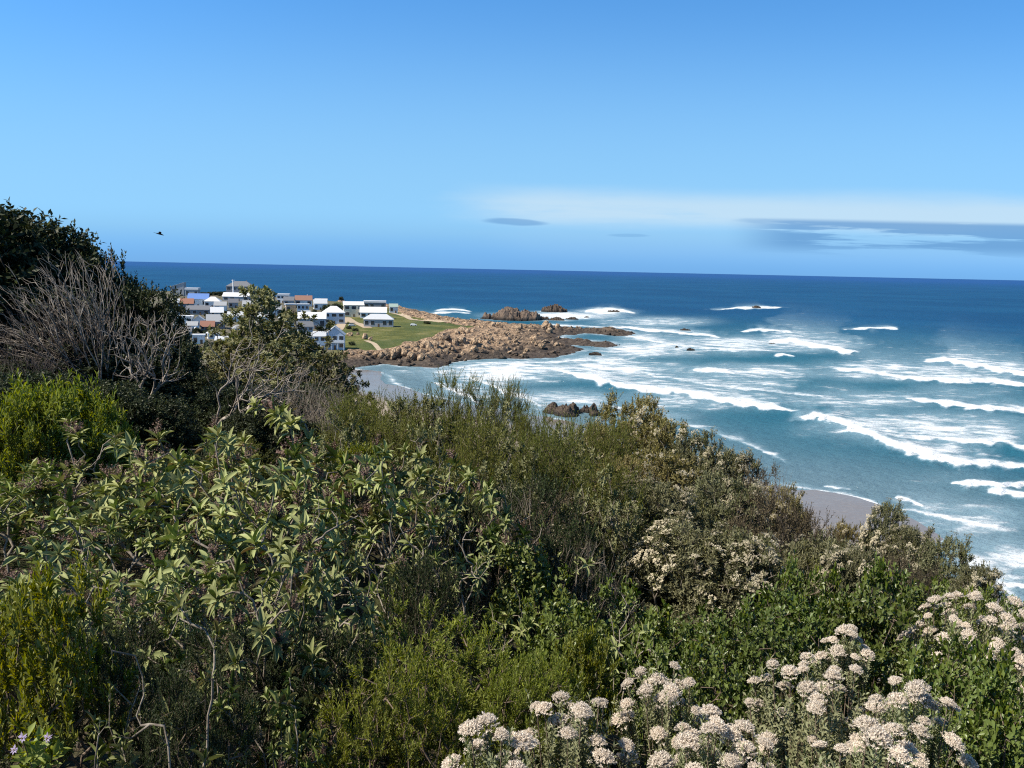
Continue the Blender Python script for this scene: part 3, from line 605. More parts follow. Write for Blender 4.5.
# ------------------------------------------------------------------ plant growth
def grow(rng, T, roots, bf=.35, seg=.1, jit=.12, up=.25, rtip=.003, pw=.45, rmax=None):
    """join the target points T to the roots with one branching skeleton; returns node positions, radii, chains, tip positions and directions"""
    T = T[np.argsort(np.linalg.norm(T - roots.mean(0), axis=1))]
    cap = len(roots) + len(T) * 14; P = np.zeros((cap, 3)); par = np.full(cap, -1); pl = np.zeros(cap); dr = np.zeros((cap, 3)); n = len(roots)
    P[:n] = roots; dr[:n] = (0, 0, 1); chains = []; tips = []
    for t in T:
        d = np.linalg.norm(P[:n] - t, axis=1); k = int(np.argmin(d + bf * pl[:n])); L = d[k]
        m = int(np.clip(math.ceil(L / seg), 1, 12))
        if n + m > cap: break
        c = P[k] + dr[k] * L * .45 + np.array([0, 0, up * L * .3]); s = np.linspace(0, 1, m + 1)[1:, None]
        Q = (1 - s) ** 2 * P[k] + 2 * s * (1 - s) * c + s * s * t
        if m > 1: Q[:-1] += rng.normal(size=(m - 1, 3)) * jit * L / m
        idx = np.arange(n, n + m); P[idx] = Q; par[idx] = np.concatenate([[k], idx[:-1]])
        stp = np.linalg.norm(np.diff(np.concatenate([P[k:k + 1], Q]), axis=0), axis=1); pl[idx] = pl[k] + np.cumsum(stp)
        dr[idx] = norm(np.diff(np.concatenate([P[k:k + 1], Q]), axis=0)); n += m
        chains.append(np.concatenate([[k], idx])); tips.append(n - 1)
    cnt = np.zeros(n); cnt[tips] += 1
    for i in range(n - 1, -1, -1):
        if par[i] >= 0: cnt[par[i]] += cnt[i]
    R = rtip * np.maximum(cnt, 1) ** pw
    if rmax: R = np.minimum(R, rmax)
    tips = np.array(tips)
    return P[:n], R, chains, P[tips], dr[tips]
def tubes(acc, P, R, chains, sides=4):
    for c in chains:
        r = R[c].copy(); r[0] = min(r[0], r[1] * 1.25); tube(acc, P[c], r, sides)
def frames(D):
    ref = np.where(np.abs(D[:, 2:3]) < .9, np.array([[0, 0, 1.0]]), np.array([[1.0, 0, 0]])); A = norm(np.cross(D, ref)); return A, np.cross(D, A)
def leaf_tpl(kind):
    if kind == 'big':
        s = np.array([0, .14, .38, .66, .88, 1.0]); w = np.array([.10, .55, 1.0, .92, .5, .03]) * .5
        V = []
        for a, b in zip(s, w): V += [(a, -b, .28 * b - .22 * a * a), (a, 0, -.22 * a * a), (a, b, .28 * b - .22 * a * a)]
        Fq = []
        for i in range(len(s) - 1): k = 3 * i; Fq += [(k, k + 3, k + 4, k + 1), (k + 1, k + 4, k + 5, k + 2)]
        return np.array(V), np.array(Fq)
    if kind == 'mid':
        return np.array([(0, 0, 0), (.55, -.5, .10), (.5, 0, -.03), (.55, .5, .10), (1, 0, -.12)]), np.array([(0, 1, 4, 2), (0, 2, 4, 3)])
    return np.array([(0, 0, 0), (.5, -.5, .06), (1, 0, -.05), (.5, .5, .06)]), np.array([(0, 1, 2, 3)])
def leaves(acc, P, D, Nn, L, Wd, kind):
    V, Fq = leaf_tpl(kind); S = norm(np.cross(D, Nn)); Nn = np.cross(S, D); n = len(P); m = len(V)
    L = np.broadcast_to(L, n); Wd = np.broadcast_to(Wd, n)
    X = P[:, None] + D[:, None] * (V[None, :, 0:1] * L[:, None, None]) + S[:, None] * (V[None, :, 1:2] * Wd[:, None, None]) + Nn[:, None] * (V[None, :, 2:3] * L[:, None, None])
    acc.add(X.reshape(-1, 3), (Fq[None] + (np.arange(n) * m)[:, None, None]).reshape(-1, Fq.shape[1]))
def rosettes(acc, rng, P, A, n, L, Wd, kind='big', phi=(18, 105)):
    N = len(P); X, Y = frames(A); j = np.arange(n)
    th = j[None] * 2.39996 + rng.uniform(0, 6.28, (N, 1)) + rng.normal(size=(N, n)) * .2
    ph = np.radians(phi[0] + (phi[1] - phi[0]) * (j[None] / (n - 1)) ** .8 + rng.normal(size=(N, n)) * 9)
    rad = X[:, None] * np.cos(th)[..., None] + Y[:, None] * np.sin(th)[..., None]; Ax = A[:, None]
    D = Ax * np.cos(ph)[..., None] + rad * np.sin(ph)[..., None]; Nn = Ax * np.sin(ph)[..., None] - rad * np.cos(ph)[..., None]
    Q = P[:, None] - Ax * (j[None, :, None] / n * L * .45)
    sz = (.62 + .38 * np.sin(np.pi * np.clip(j / n + .12, 0, 1)))[None] * rng.uniform(.7, 1.2, (N, n)) * rng.uniform(.8, 1.15, (N, 1))
    leaves(acc, Q.reshape(-1, 3), D.reshape(-1, 3), Nn.reshape(-1, 3), (L * sz).ravel(), (Wd * sz).ravel(), kind)
def sprigs(acc, rng, P, A, n, ln, spread, per, L, Wd, phi, kind='small', up=.3, stem=None, srad=.0012, t0=.1):
    """n leafy sprigs from every tip"""
    N = len(P); B = np.repeat(P, n, 0); D = norm(np.repeat(A, n, 0) + rng.normal(size=(N * n, 3)) * spread + np.array([0, 0, up]))
    l = ln * rng.uniform(.5, 1.25, N * n)
    if stem is not None:
        for b, d, q in zip(B, D, l): tube(stem, [b, b + d * q], [srad * 1.5, srad * .6], 3)
    X, Y = frames(D); j = np.arange(per); t = t0 + (1 - t0) * (j + rng.uniform(0, 1, (N * n, per))) / per
    th = j[None] * 2.39996 + rng.uniform(0, 6.28, (N * n, 1)); ph = np.radians(phi * (1.1 - .45 * t) + rng.normal(size=t.shape) * 12)
    rad = X[:, None] * np.cos(th)[..., None] + Y[:, None] * np.sin(th)[..., None]; Ax = D[:, None]
    Q = B[:, None] + Ax * (t * l[:, None])[..., None]
    Dl = Ax * np.cos(ph)[..., None] + rad * np.sin(ph)[..., None]; Nn = Ax * np.sin(ph)[..., None] - rad * np.cos(ph)[..., None]
    sz = rng.uniform(.65, 1.2, t.shape)
    leaves(acc, Q.reshape(-1, 3), Dl.reshape(-1, 3), Nn.reshape(-1, 3), (L * sz).ravel(), (Wd * sz).ravel(), kind)
    return B + D * l[:, None], D
def dome(rng, n, rx, ry, h, inner=.55, lob=.35, seed=0, zmin=.25, lean=(0, 0), flat=1.0):
    """points filling the outer shell of an uneven dome"""
    d = norm(rng.normal(size=(n * 3, 3))); d[:, 2] = np.abs(d[:, 2]); az = np.arctan2(d[:, 1], d[:, 0])
    f = 1 - lob + 2 * lob * fbm(np.cos(az) * 1.6 + d[:, 2] * 2.1 + seed, np.sin(az) * 1.6 + 5 + seed, seed, 2)
    r = f * (inner + (1 - inner) * rng.random(len(d)) ** .5)
    q = np.stack([d[:, 0] * rx * r, d[:, 1] * ry * r, d[:, 2] ** flat * h * r], 1)
    z = zmin * h + q[:, 2] * (1 - zmin); q = np.stack([q[:, 0] + lean[0] * z, q[:, 1] + lean[1] * z, z], 1)
    q = q[:n]; q[:, 2] *= h / np.quantile(q[:, 2], .97); q[:, 2] = np.minimum(q[:, 2], h * 1.02); return q

PROTO = {}
def proto(kind, parts, h, w, heads=None): PROTO.setdefault(kind, []).append(dict(parts=parts, h=h, w=w, heads=heads))
def roots_ring(rng, n, r): a = rng.uniform(0, 6.28, n); q = r * rng.uniform(.2, 1, n); return np.stack([np.cos(a) * q, np.sin(a) * q, np.full(n, -.12)], 1)

# --- large-leaved felted shrub, leaves in whorls on crooked pale stems
for v in range(4):
    rng = np.random.default_rng(10 + v); T = dome(rng, 60, .62, .62, 1.3, .55, .45, v, .45)
    P, R, ch, tp, td = grow(rng, T, roots_ring(rng, 5, .12), .5, .09, .22, .3, .0042, .36, .024)
    b = Acc(); tubes(b, P, R, ch, 5); l = Acc(); ax = norm(td * .6 + np.array([0, 0, .75]) + rng.normal(size=td.shape) * .25 + np.array([-.15, -.2, 0]))
    rosettes(l, rng, tp, ax, 14, .104, .033); half = tp[::4]; rosettes(l, rng, half - ax[::4] * .09 + rng.normal(size=half.shape) * .04, norm(ax[::4] + rng.normal(size=half.shape) * .5), 6, .10, .033, 'big', (45, 120))
    s = Acc(); pk = rng.random(len(tp)) < .36; sp = tp[pk]; sa = ax[pk]
    sprigs(s, rng, sp + sa * .02, sa, 16, .08, .6, 12, .014, .011, 70, 'small')
    proto('rosette', [('branches', b.mesh('felted_shrub_branches', M['bark_grey'])), ('foliage', l.mesh('felted_shrub_foliage', M['rosette'])), ('seed_heads', s.mesh('felted_shrub_seed_heads', M['seed']))], 1.35, 1.3)
# the same with few leaves: open crooked stems
for v in range(3):
    rng = np.random.default_rng(40 + v); T = dome(rng, 60, .55, .5, 1.15, .35, .4, v + 7, .15)
    P, R, ch, tp, td = grow(rng, T, roots_ring(rng, 6, .16), .25, .07, .18, .35, .0030, .38, .020)
    b = Acc(); tubes(b, P, R, ch, 5); l = Acc(); k = rng.random(len(tp)) < .33
    rosettes(l, rng, tp[k], norm(td[k] + np.array([0, 0, .6])), 9, .08, .024)
    tw = Acc(); sprigs(l, rng, tp[~k], td[~k], 2, .07, .6, 4, .03, .011, 50, 'mid', .2, b, .0012)
    proto('stems', [('branches', b.mesh('open_shrub_branches', M['bark_grey'])), ('foliage', l.mesh('open_shrub_foliage', M['rosette']))], 1.15, 1.1)
# --- heaths with short needle leaves
def heath(kind, mat, seeds, L, Wd, per, nt, ns, rx, h, ln, bark='bark_brown', phi=42, up=.55, leaf='small', inner=.5, spread=.35, zmin=.15, lob=.3, flat=.8):
    for v in seeds:
        rng = np.random.default_rng(v); T = dome(rng, nt, rx, rx, h - ln * .5, inner, lob, v, zmin, flat=flat)
        P, R, ch, tp, td = grow(rng, T, roots_ring(rng, 7, rx * .2), .4, .09, .15, .4, .0022, .4, .02)
        b = Acc(); tubes(b, P, R, ch, 4); l = Acc()
        sprigs(l, rng, tp, norm(td + np.array([0, 0, .4])), ns, ln, spread, per, L, Wd, phi, leaf, up, b, .001)
        proto(kind, [('branches', b.mesh(kind + '_branches', M[bark])), ('foliage', l.mesh(kind + '_foliage', M[mat]))], h, rx * 2)
heath('heath', 'heath', (60, 61, 62), .020, .0055, 18, 270, 8, .5, .75, .085, up=.3, spread=.5)
heath('heath_bright', 'heath_bright', (63, 64), .050, .013, 16, 170, 7, .55, .8, .19, phi=38, leaf='mid')
heath('heath_dark_shade', 'heath_dark_shade', (66, 67, 68), .024, .006, 20, 200, 7, .5, .75, .13)
heath('yellow', 'yellow', (70, 71), .036, .0135, 15, 110, 6, .34, .6, .11, phi=45, leaf='mid')
heath('glossy', 'glossy', (73, 74, 75, 76), .046, .026, 8, 125, 6, .55, .85, .12, phi=62, leaf='mid', up=.35, spread=.55, lob=.5, inner=.6)
heath('feathery', 'feather', (80, 81, 82), .040, .0075, 22, 190, 7, .6, 1.5, .34, 'bark_brown', phi=30, up=.9, spread=.42, inner=.3, zmin=.2, lob=.5, flat=1.1)
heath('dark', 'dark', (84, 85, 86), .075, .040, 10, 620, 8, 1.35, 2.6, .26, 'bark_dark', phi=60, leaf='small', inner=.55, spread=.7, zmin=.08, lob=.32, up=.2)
heath('slope_green', 'slope', (90, 91, 92), .036, .013, 12, 330, 8, .62, 1.15, .11, 'bark_grey', phi=52, zmin=.12, lob=.34, inner=.6, spread=.6, up=.25)
heath('slope_gold', 'slope_gold', (94, 95, 96), .034, .013, 12, 330, 8, .62, 1.2, .11, 'bark_grey', phi=52, zmin=.12, lob=.36, inner=.6, spread=.6, up=.25)
heath('slope_brown', 'slope_brown', (97, 98, 99), .030, .009, 9, 320, 7, .62, 1.1, .13, 'bark_dark', phi=45, zmin=.1, lob=.36, inner=.55, spread=.6, up=.3)
heath('garden', 'garden', (54, 55), .55, .34, 6, 70, 5, 2.2, 4.0, .9, 'bark_dark', phi=60, spread=.8, zmin=.15, lob=.5)
# --- pale flat flower clusters on the slope bushes
def add_far_flowers(kind, share, seed, ln=.06, fl='flower_far', per=12, L=.017, n=8):
    for k, pr in enumerate(PROTO[kind]):
        rng = np.random.default_rng(seed + k); me = pr['parts'][1][1]
        co = np.empty(len(me.vertices) * 3, np.float32); me.vertices.foreach_get('co', co); co = co.reshape(-1, 3)
        top = co[(co[:, 2] > pr['h'] * .38)]; r = np.linalg.norm(top * np.array([1, 1, pr['w'] / 2 / pr['h']]), axis=1); top = top[r > np.quantile(r, .86)]
        P = top[rng.choice(len(top), int(share), replace=False)]; a = Acc()
        A = norm(P * np.array([1, 1, .6]) + np.array([0, 0, .4])); P = P + A * .012
        for _ in range(1):
            q = np.repeat(P, n, 0); X, Y = frames(np.repeat(A, n, 0)); rr = rng.uniform(0, 1, (len(q), 1)) ** .5 * ln * .75; th = rng.uniform(0, 6.28, (len(q), 1))
            q = q + (X * np.cos(th) + Y * np.sin(th)) * rr + np.repeat(A, n, 0) * .02 * (1 - rr / ln)
            rosettes(a, rng, q, np.repeat(A, n, 0), 5, L, L * .8, 'small', (50, 85))
        pr['parts'].append(('flowers', a.mesh(kind + '_flowers', M[fl])))
# --- the leafy tree in the middle distance
for v in range(3):
    rng = np.random.default_rng(120 + v); T = dome(rng, 300, 1.3, 1.1, 3.1, .45, .42, v + 3, .15, (.05, 0))
    P, R, ch, tp, td = grow(rng, T, roots_ring(rng, 3, .15), .4, .2, .22, .3, .006, .42, .07)
    b = Acc(); tubes(b, P, R, ch, 5); l = Acc(); ax = norm(td + np.array([-.1, 0, .7]) + rng.normal(size=td.shape) * .3)
    q, d = sprigs(l, rng, tp, ax, 3, .16, .5, 9, .11, .05, 62, 'mid', .35, b, .002)
    rosettes(l, rng, q, norm(d + np.array([0, 0, .5])), 8, .11, .05, 'mid', (25, 85))
    proto('leafy_tree', [('branches', b.mesh('leafy_tree_branches', M['bark_grey'])), ('foliage', l.mesh('leafy_tree_foliage', M['olive']))], 3.2, 2.6)
for v in range(3):
    rng = np.random.default_rng(130 + v); T = dome(rng, 120, .6, .55, 1.2, .5, .42, v + 9, .15)
    P, R, ch, tp, td = grow(rng, T, roots_ring(rng, 5, .15), .4, .12, .22, .3, .003, .42, .03)
    b = Acc(); tubes(b, P, R, ch, 4); l = Acc(); ax = norm(td + np.array([-.1, -.1, .7]) + rng.normal(size=td.shape) * .3)
    q, d = sprigs(l, rng, tp, ax, 3, .10, .5, 8, .055, .024, 62, 'mid', .35, b, .0015); rosettes(l, rng, q, norm(d + np.array([0, 0, .5])), 8, .055, .024, 'mid', (25, 85))
    proto('leafy', [('branches', b.mesh('leafy_shrub_branches', M['bark_grey'])), ('foliage', l.mesh('leafy_shrub_foliage', M['olive']))], 1.2, 1.2)
# --- dense grey twig bushes
for v in range(3):
    rng = np.random.default_rng(140 + v); T = dome(rng, 520, .75, .7, 1.15, .35, .35, v + 2, .1, (-.15, 0))
    P, R, ch, tp, td = grow(rng, T, roots_ring(rng, 5, .2), .7, .1, .16, .5, .0026, .36, .022)
    b = Acc(); tubes(b, P, R, ch, 3)
    for t, d in zip(tp, td):
        for _ in range(2):
            e = norm(d + rng.normal(size=3) * .35 + np.array([0, 0, .4])); m = t + e * .08 + rng.normal(size=3) * .012; tube(b, [t, m, t + e * rng.uniform(.12, .24)], [.0024, .0019, .0011], 3)
    proto('twig', [('branches', b.mesh('twig_bush_branches', M['bark_grey']))], 1.25, 1.5)
# --- wind-combed dead crowns: fans of bleached twigs
def dead(v, h, spread, lean, n, bleached='bark_bleached', rt=.005, bf=.9):
    rng = np.random.default_rng(v); az = rng.normal(size=n) * .5; el = rng.uniform(0, 1, n)
    r = h * rng.uniform(.45, 1.0, n) ** .7
    ang = (el - .5) * spread + lean       # fan angle from the vertical, in the picture plane
    T = np.stack([np.sin(ang) * r, az * .28 * h * (r / h), np.cos(ang) * r], 1)
    T[:, 0] += rng.normal(size=n) * .06 * h; T[:, 2] = np.maximum(T[:, 2], .12 * h)
    P, R, ch, tp, td = grow(rng, T, roots_ring(rng, 4, .12), bf, .16, .14, .55, rt, .36, .06)
    b = Acc(); tubes(b, P, R, ch, 4)
    for t, d in zip(tp, td):
        for _ in range(2):
            e = norm(d * 1.4 + rng.normal(size=3) * .3 + np.array([.9 * math.sin(lean), 0, .25])); L = rng.uniform(.15, .34) * h / 3; m = t + e * L * .5 + rng.normal(size=3) * .03
            tube(b, [t, m, t + e * L], [rt * .9, rt * .7, rt * .35], 3)
    return b.mesh('dead_tree_branches', M[bleached])
proto('dead_fan', [('branches', dead(150, 3.0, 1.25, -.62, 360))], 3.0, 3.4)
proto('dead_upright', [('branches', dead(151, 2.0, .9, -.05, 130, rt=.007, bf=.5))], 2.1, 1.6)
proto('dead_low', [('branches', dead(152, 2.4, .7, .75, 90, rt=.007, bf=.6))], 1.9, 2.2)
proto('dead_shade', [('branches', dead(153, 3.0, 1.7, -.5, 420, 'bark_dark'))], 3.0, 3.4)  # twigs in shade: the shade is put into the dark bark colour
# --- white-flowered bristle bush: upright leafy stems, each under a flat white head
def floret_head(seed, r=.034, n=95):
    rng = np.random.default_rng(seed); a = Acc(); k = np.arange(n); rr = np.sqrt((k + .5) / n); th = k * 2.39996
    rr = rr * (1 + .22 * np.cos(th * 1.0 * (3 + seed % 3) / 3 + seed)); P = np.stack([np.cos(th) * rr * r, np.sin(th) * rr * r, (.85 - rr ** 2 * .9) * r * .6], 1) + rng.normal(size=(n, 3)) * r * .05
    A = norm(P * np.array([1, 1, .7]) + np.array([0, 0, r * .7])); P[:, 2] += rng.normal(size=n) * r * .08
    rosettes(a, rng, P - A * .006, A, 5, .0125, .0036, 'small', (8, 34)); rosettes(a, rng, P + A * .003, A, 7, .0080, .0030, 'small', (20, 70))
    return a.mesh('flower_head', M['flower'])
HEADS = [floret_head(s, r) for s, r in ((1, .023), (2, .028), (3, .018), (4, .030), (5, .025))]
def bristle(kind, v, n, rx, ry, h, hs=1.0, lf=46):
    rng = np.random.default_rng(v); th = np.arange(n) * 2.39996 + rng.normal(size=n) * .2; rr = np.sqrt((np.arange(n) + .5) / n) * rng.uniform(.85, 1.1, n)
    hgt = h * (1 - .42 * rr ** 3) * rng.uniform(.86, 1.06, n)
    T = np.stack([np.cos(th) * rr * rx, np.sin(th) * rr * ry, hgt], 1); b = Acc(); l = Acc(); hd = []
    base = np.stack([T[:, 0] * .25, T[:, 1] * .25, np.full(n, -.1)], 1); P = []; A = []
    for t, q in zip(T, base):
        m = (q * .35 + t * .65) + np.array([0, 0, -.1 * h]) + rng.normal(size=3) * .015; c = [q, q * .6 + m * .4 + rng.normal(size=3) * .015, m, t]; tube(b, c, [.006, .005, .0035, .0022], 4)
        up_ = norm(t - m); hd.append((t, up_, rng.uniform(.75, 1.25) * hs))
        P.append(m); A.append(t - m)
    P = np.array(P); A = np.array(A); L = np.linalg.norm(A, axis=1, keepdims=True)
    for k in range(5):   # leafy main shoot and two shorter ones
        d = norm(A + (rng.normal(size=A.shape) * .22 * L if k else 0)); q = P if k == 0 else P + A * rng.uniform(.1, .5, (n, 1)); ln = (L[:, 0] if k == 0 else L[:, 0] * rng.uniform(.4, .75, n))
        per = lf; X, Y = frames(d); j = np.arange(per); t = (j + .5) / per * 1.0; tj = j[None] * 2.39996 + rng.uniform(0, 6, (n, 1)); ph = np.radians(66 + rng.normal(size=(n, per)) * 13 - 16 * t[None])
        rad = X[:, None] * np.cos(tj)[..., None] + Y[:, None] * np.sin(tj)[..., None]; Q = q[:, None] + d[:, None] * (t[None] * ln[:, None])[..., None]
        D = d[:, None] * np.cos(ph)[..., None] + rad * np.sin(ph)[..., None]; Nn = d[:, None] * np.sin(ph)[..., None] - rad * np.cos(ph)[..., None]
        sz = rng.uniform(.7, 1.2, (n, per)); leaves(l, Q.reshape(-1, 3), D.reshape(-1, 3), Nn.reshape(-1, 3), (.020 * sz).ravel(), (.0078 * sz).ravel(), 'small')
    proto(kind, [('branches', b.mesh('bristle_bush_branches', M['bark_brown'])), ('foliage', l.mesh('bristle_bush_foliage', M['bristle_leaf']))], h, rx * 2, hd)
bristle('bristle', 160, 42, .34, .30, .62, .88); bristle('bristle', 161, 30, .28, .26, .55, .84); bristle('bristle', 162, 16, .2, .2, .45, .9)
bristle('bristle_mound', 165, 98, .52, .46, .62, .95, 30)
add_far_flowers('slope_green', 175, 300); add_far_flowers('slope_gold', 90, 320)

# ------------------------------------------------------------------ planting
CAT = {'leafy': 'shrub', 'rosette': 'shrub', 'stems': 'shrub', 'heath': 'shrub', 'heath_bright': 'shrub', 'heath_dark_shade': 'shrub', 'yellow': 'shrub', 'glossy': 'shrub', 'feathery': 'shrub', 'dark': 'tree', 'slope_green': 'flowering shrub', 'slope_gold': 'shrub',
       'slope_brown': 'shrub', 'garden': 'garden bush', 'leafy_tree': 'tree', 'twig': 'bare bush', 'dead_fan': 'dead tree', 'dead_upright': 'dead tree', 'dead_low': 'dead tree', 'dead_shade': 'dead tree', 'bristle': 'flowering bush', 'bristle_mound': 'flowering bush'}
NAME = {'leafy': 'leafy_shrub', 'rosette': 'felted_shrub', 'stems': 'crooked_shrub', 'heath': 'heath_shrub', 'heath_bright': 'heath_shrub', 'heath_dark_shade': 'heath_shrub', 'yellow': 'yellow_green_shrub', 'glossy': 'glossy_shrub', 'feathery': 'feathery_shrub', 'dark': 'windswept_tree',
        'slope_green': 'flowering_shrub', 'slope_gold': 'olive_shrub', 'slope_brown': 'dry_shrub', 'garden': 'garden_bush', 'leafy_tree': 'leafy_tree', 'twig': 'twig_bush', 'dead_fan': 'dead_tree', 'dead_upright': 'dead_tree', 'dead_low': 'dead_tree', 'dead_shade': 'dead_tree', 'bristle': 'bristle_bush', 'bristle_mound': 'bristle_bush'}
PRNG = np.random.default_rng(5)
PLANTED = []
def plant(kind, x, y, z, w, h, label, group=None, var=None, rz=None, tilt=0.0):
    L = PROTO[kind]; pr = L[(len(PLANTED) if var is None else var) % len(L)]
    fixed = kind.startswith('dead')
    r = rz if rz is not None else (PRNG.uniform(-.25, .25) if fixed else PRNG.uniform(0, 6.283))
    e = ob(NAME[kind], None, loc=(x, y, z), rot=(PRNG.uniform(-.06, .06), tilt + PRNG.uniform(-.06, .06), r), scale=(w / pr['w'], w / pr['w'], h / pr['h'])); e.empty_display_size = .1
    tag(e, label, CAT[kind], group)
    for nm, me in pr['parts']: ob(nm, me, e)
    if pr['heads']:
        sx, sz = w / pr['w'], h / pr['h']
        for i, (t, a, s) in enumerate(pr['heads']):
            q = Vector((0, 0, 1)).rotation_difference(Vector(a)).to_euler()
            ob('flower_head', HEADS[(i * 3 + len(PLANTED)) % 5], e, loc=t, rot=q, scale=(s / sx * hscale(), s / sx * hscale(), s / sz * hscale()))
    PLANTED.append((kind, x, y, w, h)); return e
def hscale(): return HS[0]
HS = [1.0]
def plant_px(kind, px, pytop, d, wpx, label, group=None, hmin=.35, **kw):
    p = at_depth(px, pytop, d); z = float(hill(p[0], p[1])); h = max(hmin, p[2] - z)
    lim = (1.0 if kind.startswith(('bristle', 'yellow')) else 1.3) * wpx * d / F + .25
    if kind.startswith(('slope', 'bristle', 'glossy', 'heath', 'yellow', 'feath')) and h > lim: z = p[2] - lim; h = lim; BUMPS.append((p[0], p[1], z + .05))
    return plant(kind, p[0], p[1], z, wpx * d / F, h, label, group, **kw)

# hero plants --------------------------------------------------------------
# white flowered bristle bushes along the bottom edge
for (v, px, py, d, w, lab) in [(0, 836, 668, 2.55, 225, 'tallest white-flowered bush, dense dome of cream heads at the bottom right'),
        (1, 672, 674, 2.5, 125, 'white-flowered bush with a narrow peak of heads left of the tallest one'),
        (0, 716, 718, 2.05, 165, 'broad white-flowered bush in front of the two domed ones'),
        (1, 580, 704, 2.15, 160, 'sparser white-flowered bush beside the low green heath'),
        (2, 500, 738, 1.85, 130, 'lowest white-flowered bush at the bottom edge, leftmost of the cream-headed bushes'),
        (1, 916, 690, 2.25, 120, 'white-flowered bush leaning out right of the tallest dome'),
        (2, 862, 732, 1.9, 170, 'short white-flowered bush below the tallest dome at the bottom edge')]:
    plant_px('bristle', px, py, d, w, lab, 'white-flowered bristle bushes', var=v)
HS[0] = 1.0
plant_px('bristle_mound', 975, 600, 3.9, 175, 'flat-topped mound of small white flower heads on the right slope', var=0)
HS[0] = 1.0
plant_px('bristle', 850, 634, 3.3, 60, 'small white-flowered sprig bush rising behind the tallest dome', var=2)

# felted large-leaved shrubs
for (px, py, d, w, lab) in [(275, 405, 6.2, 190, 'felted grey-green shrub topped with brown seed heads below the twig bushes'),
        (95, 425, 6.0, 190, 'felted shrub behind the others under the dead trees'),
        (185, 428, 5.2, 190, 'felted shrub with big pale whorls in front of the dead trees'),
        (20, 468, 5.0, 200, 'felted shrub at the left edge below the bright heath'),
        (120, 486, 4.3, 210, 'felted shrub full of brown seed heads at the left'),
        (235, 468, 4.0, 210, 'felted shrub with large whorls in the middle of the thicket'),
        (345, 450, 4.9, 180, 'felted shrub right of the thicket, above bare crooked stems'),
        (410, 448, 5.6, 170, 'felted shrub reaching right with leafy arms over grey stems'),
        (462, 478, 5.2, 150, 'felted shrub furthest right, next to the dark hollow'),
        (45, 540, 3.1, 210, 'felted shrub above the yellow-green plant'),
        (278, 545, 2.65, 190, 'nearest felted shrub, its big leaf whorl standing clear of the thicket'),
        (165, 575, 2.9, 180, 'felted shrub with drooping whorl above bare silver stems'),
        (262, 668, 2.0, 150, 'low felted sprout beside the green heath at the bottom')]:
    plant_px('rosette', px, py, d, w, lab, 'felted large-leaved shrubs')
for (px, py, d, w, lab) in [(330, 505, 4.2, 190, 'leafless crooked grey stems beneath the felted shrubs'), (405, 500, 4.7, 170, 'crooked grey stems crossing under the right-hand felted shrub'),
        (470, 545, 4.3, 180, 'tangle of thin grey stems above the low green heath'), (170, 610, 1.9, 220, 'silvery bare stems curving up from the bottom left'), (360, 570, 3.5, 180, 'bare grey stems behind the low green heath'),
        (620, 600, 3.4, 130, 'bare grey stems among the glossy shrubs behind the white flowers'), (250, 600, 3.0, 160, 'thin bare stems below the nearest leaf whorl'), (100, 600, 2.7, 160, 'bare stems beside the yellow-green plant'), (540, 520, 5.5, 160, 'bare stems in the dark hollow at mid slope')]:
    plant_px('stems', px, py, d, w, lab, 'bare crooked stems')
# heaths
for (k, px, py, d, w, lab) in [('heath', 455, 636, 2.75, 260, 'low mound of bright green fine heath in front of the crooked stems'), ('heath', 395, 672, 2.2, 210, 'low green fine heath at the bottom left of the white flowers'), ('heath', 520, 668, 2.5, 150, 'fine green heath touching the leftmost white-flowered bush'),
        ('heath_bright', 55, 396, 8.5, 130, 'bright yellow-green heath lit by the sun under the dead trees'), ('heath_bright', 10, 408, 8.0, 110, 'bright yellow-green heath at the left edge'), ('heath_bright', 95, 420, 8.8, 70, 'small yellow-green heath right of the bright mound'),
        ('yellow', 48, 596, 1.95, 130, 'yellow-green leafy plant glowing at the lower left'), ('heath_dark_shade', 0, 640, 2.3, 130, 'dark green needle-leaved bush in the bottom left corner'), ('heath_dark_shade', 95, 690, 2.1, 120, 'dark green needle-leaved bush below the yellow-green plant'),
        ('heath_dark_shade', 320, 640, 2.6, 150, 'shaded dark heath between the felted sprout and the green heath'), ('heath_dark_shade', 530, 488, 6.8, 130, 'fine-leaved bush coloured as the shade of the hollow below the feathery shrubs'), ('heath_dark_shade', 565, 535, 5.6, 120, 'fine-leaved bush coloured as the shade between the twig tangle and the glossy shrubs'), ('heath_dark_shade', 480, 512, 5.4, 100, 'fine-leaved bush coloured as shade beside the right-hand felted shrub'), ('heath_dark_shade', 430, 560, 3.6, 110, 'fine-leaved bush coloured as shade behind the bright green heath mound'), ('heath_dark_shade', 175, 690, 1.85, 150, 'low bush coloured as shade under the silver stems at the bottom edge'), ('heath_dark_shade', 235, 640, 2.5, 150, 'low bush coloured as shade behind the felted sprout'), ('heath_dark_shade', 135, 640, 2.6, 140, 'bush coloured as shade right of the yellow-green plant'), ('yellow', 350, 452, 6.5, 50, 'small yellow-green plant peeping through the felted shrubs'), ('yellow', 580, 640, 3.0, 70, 'small yellow-green plant behind the sparser white-flowered bush')]:  # hollow and low bushes: dark leaves put in as pockets of shade
    plant_px(k, px, py, d, w, lab, 'fine-leaved heath')
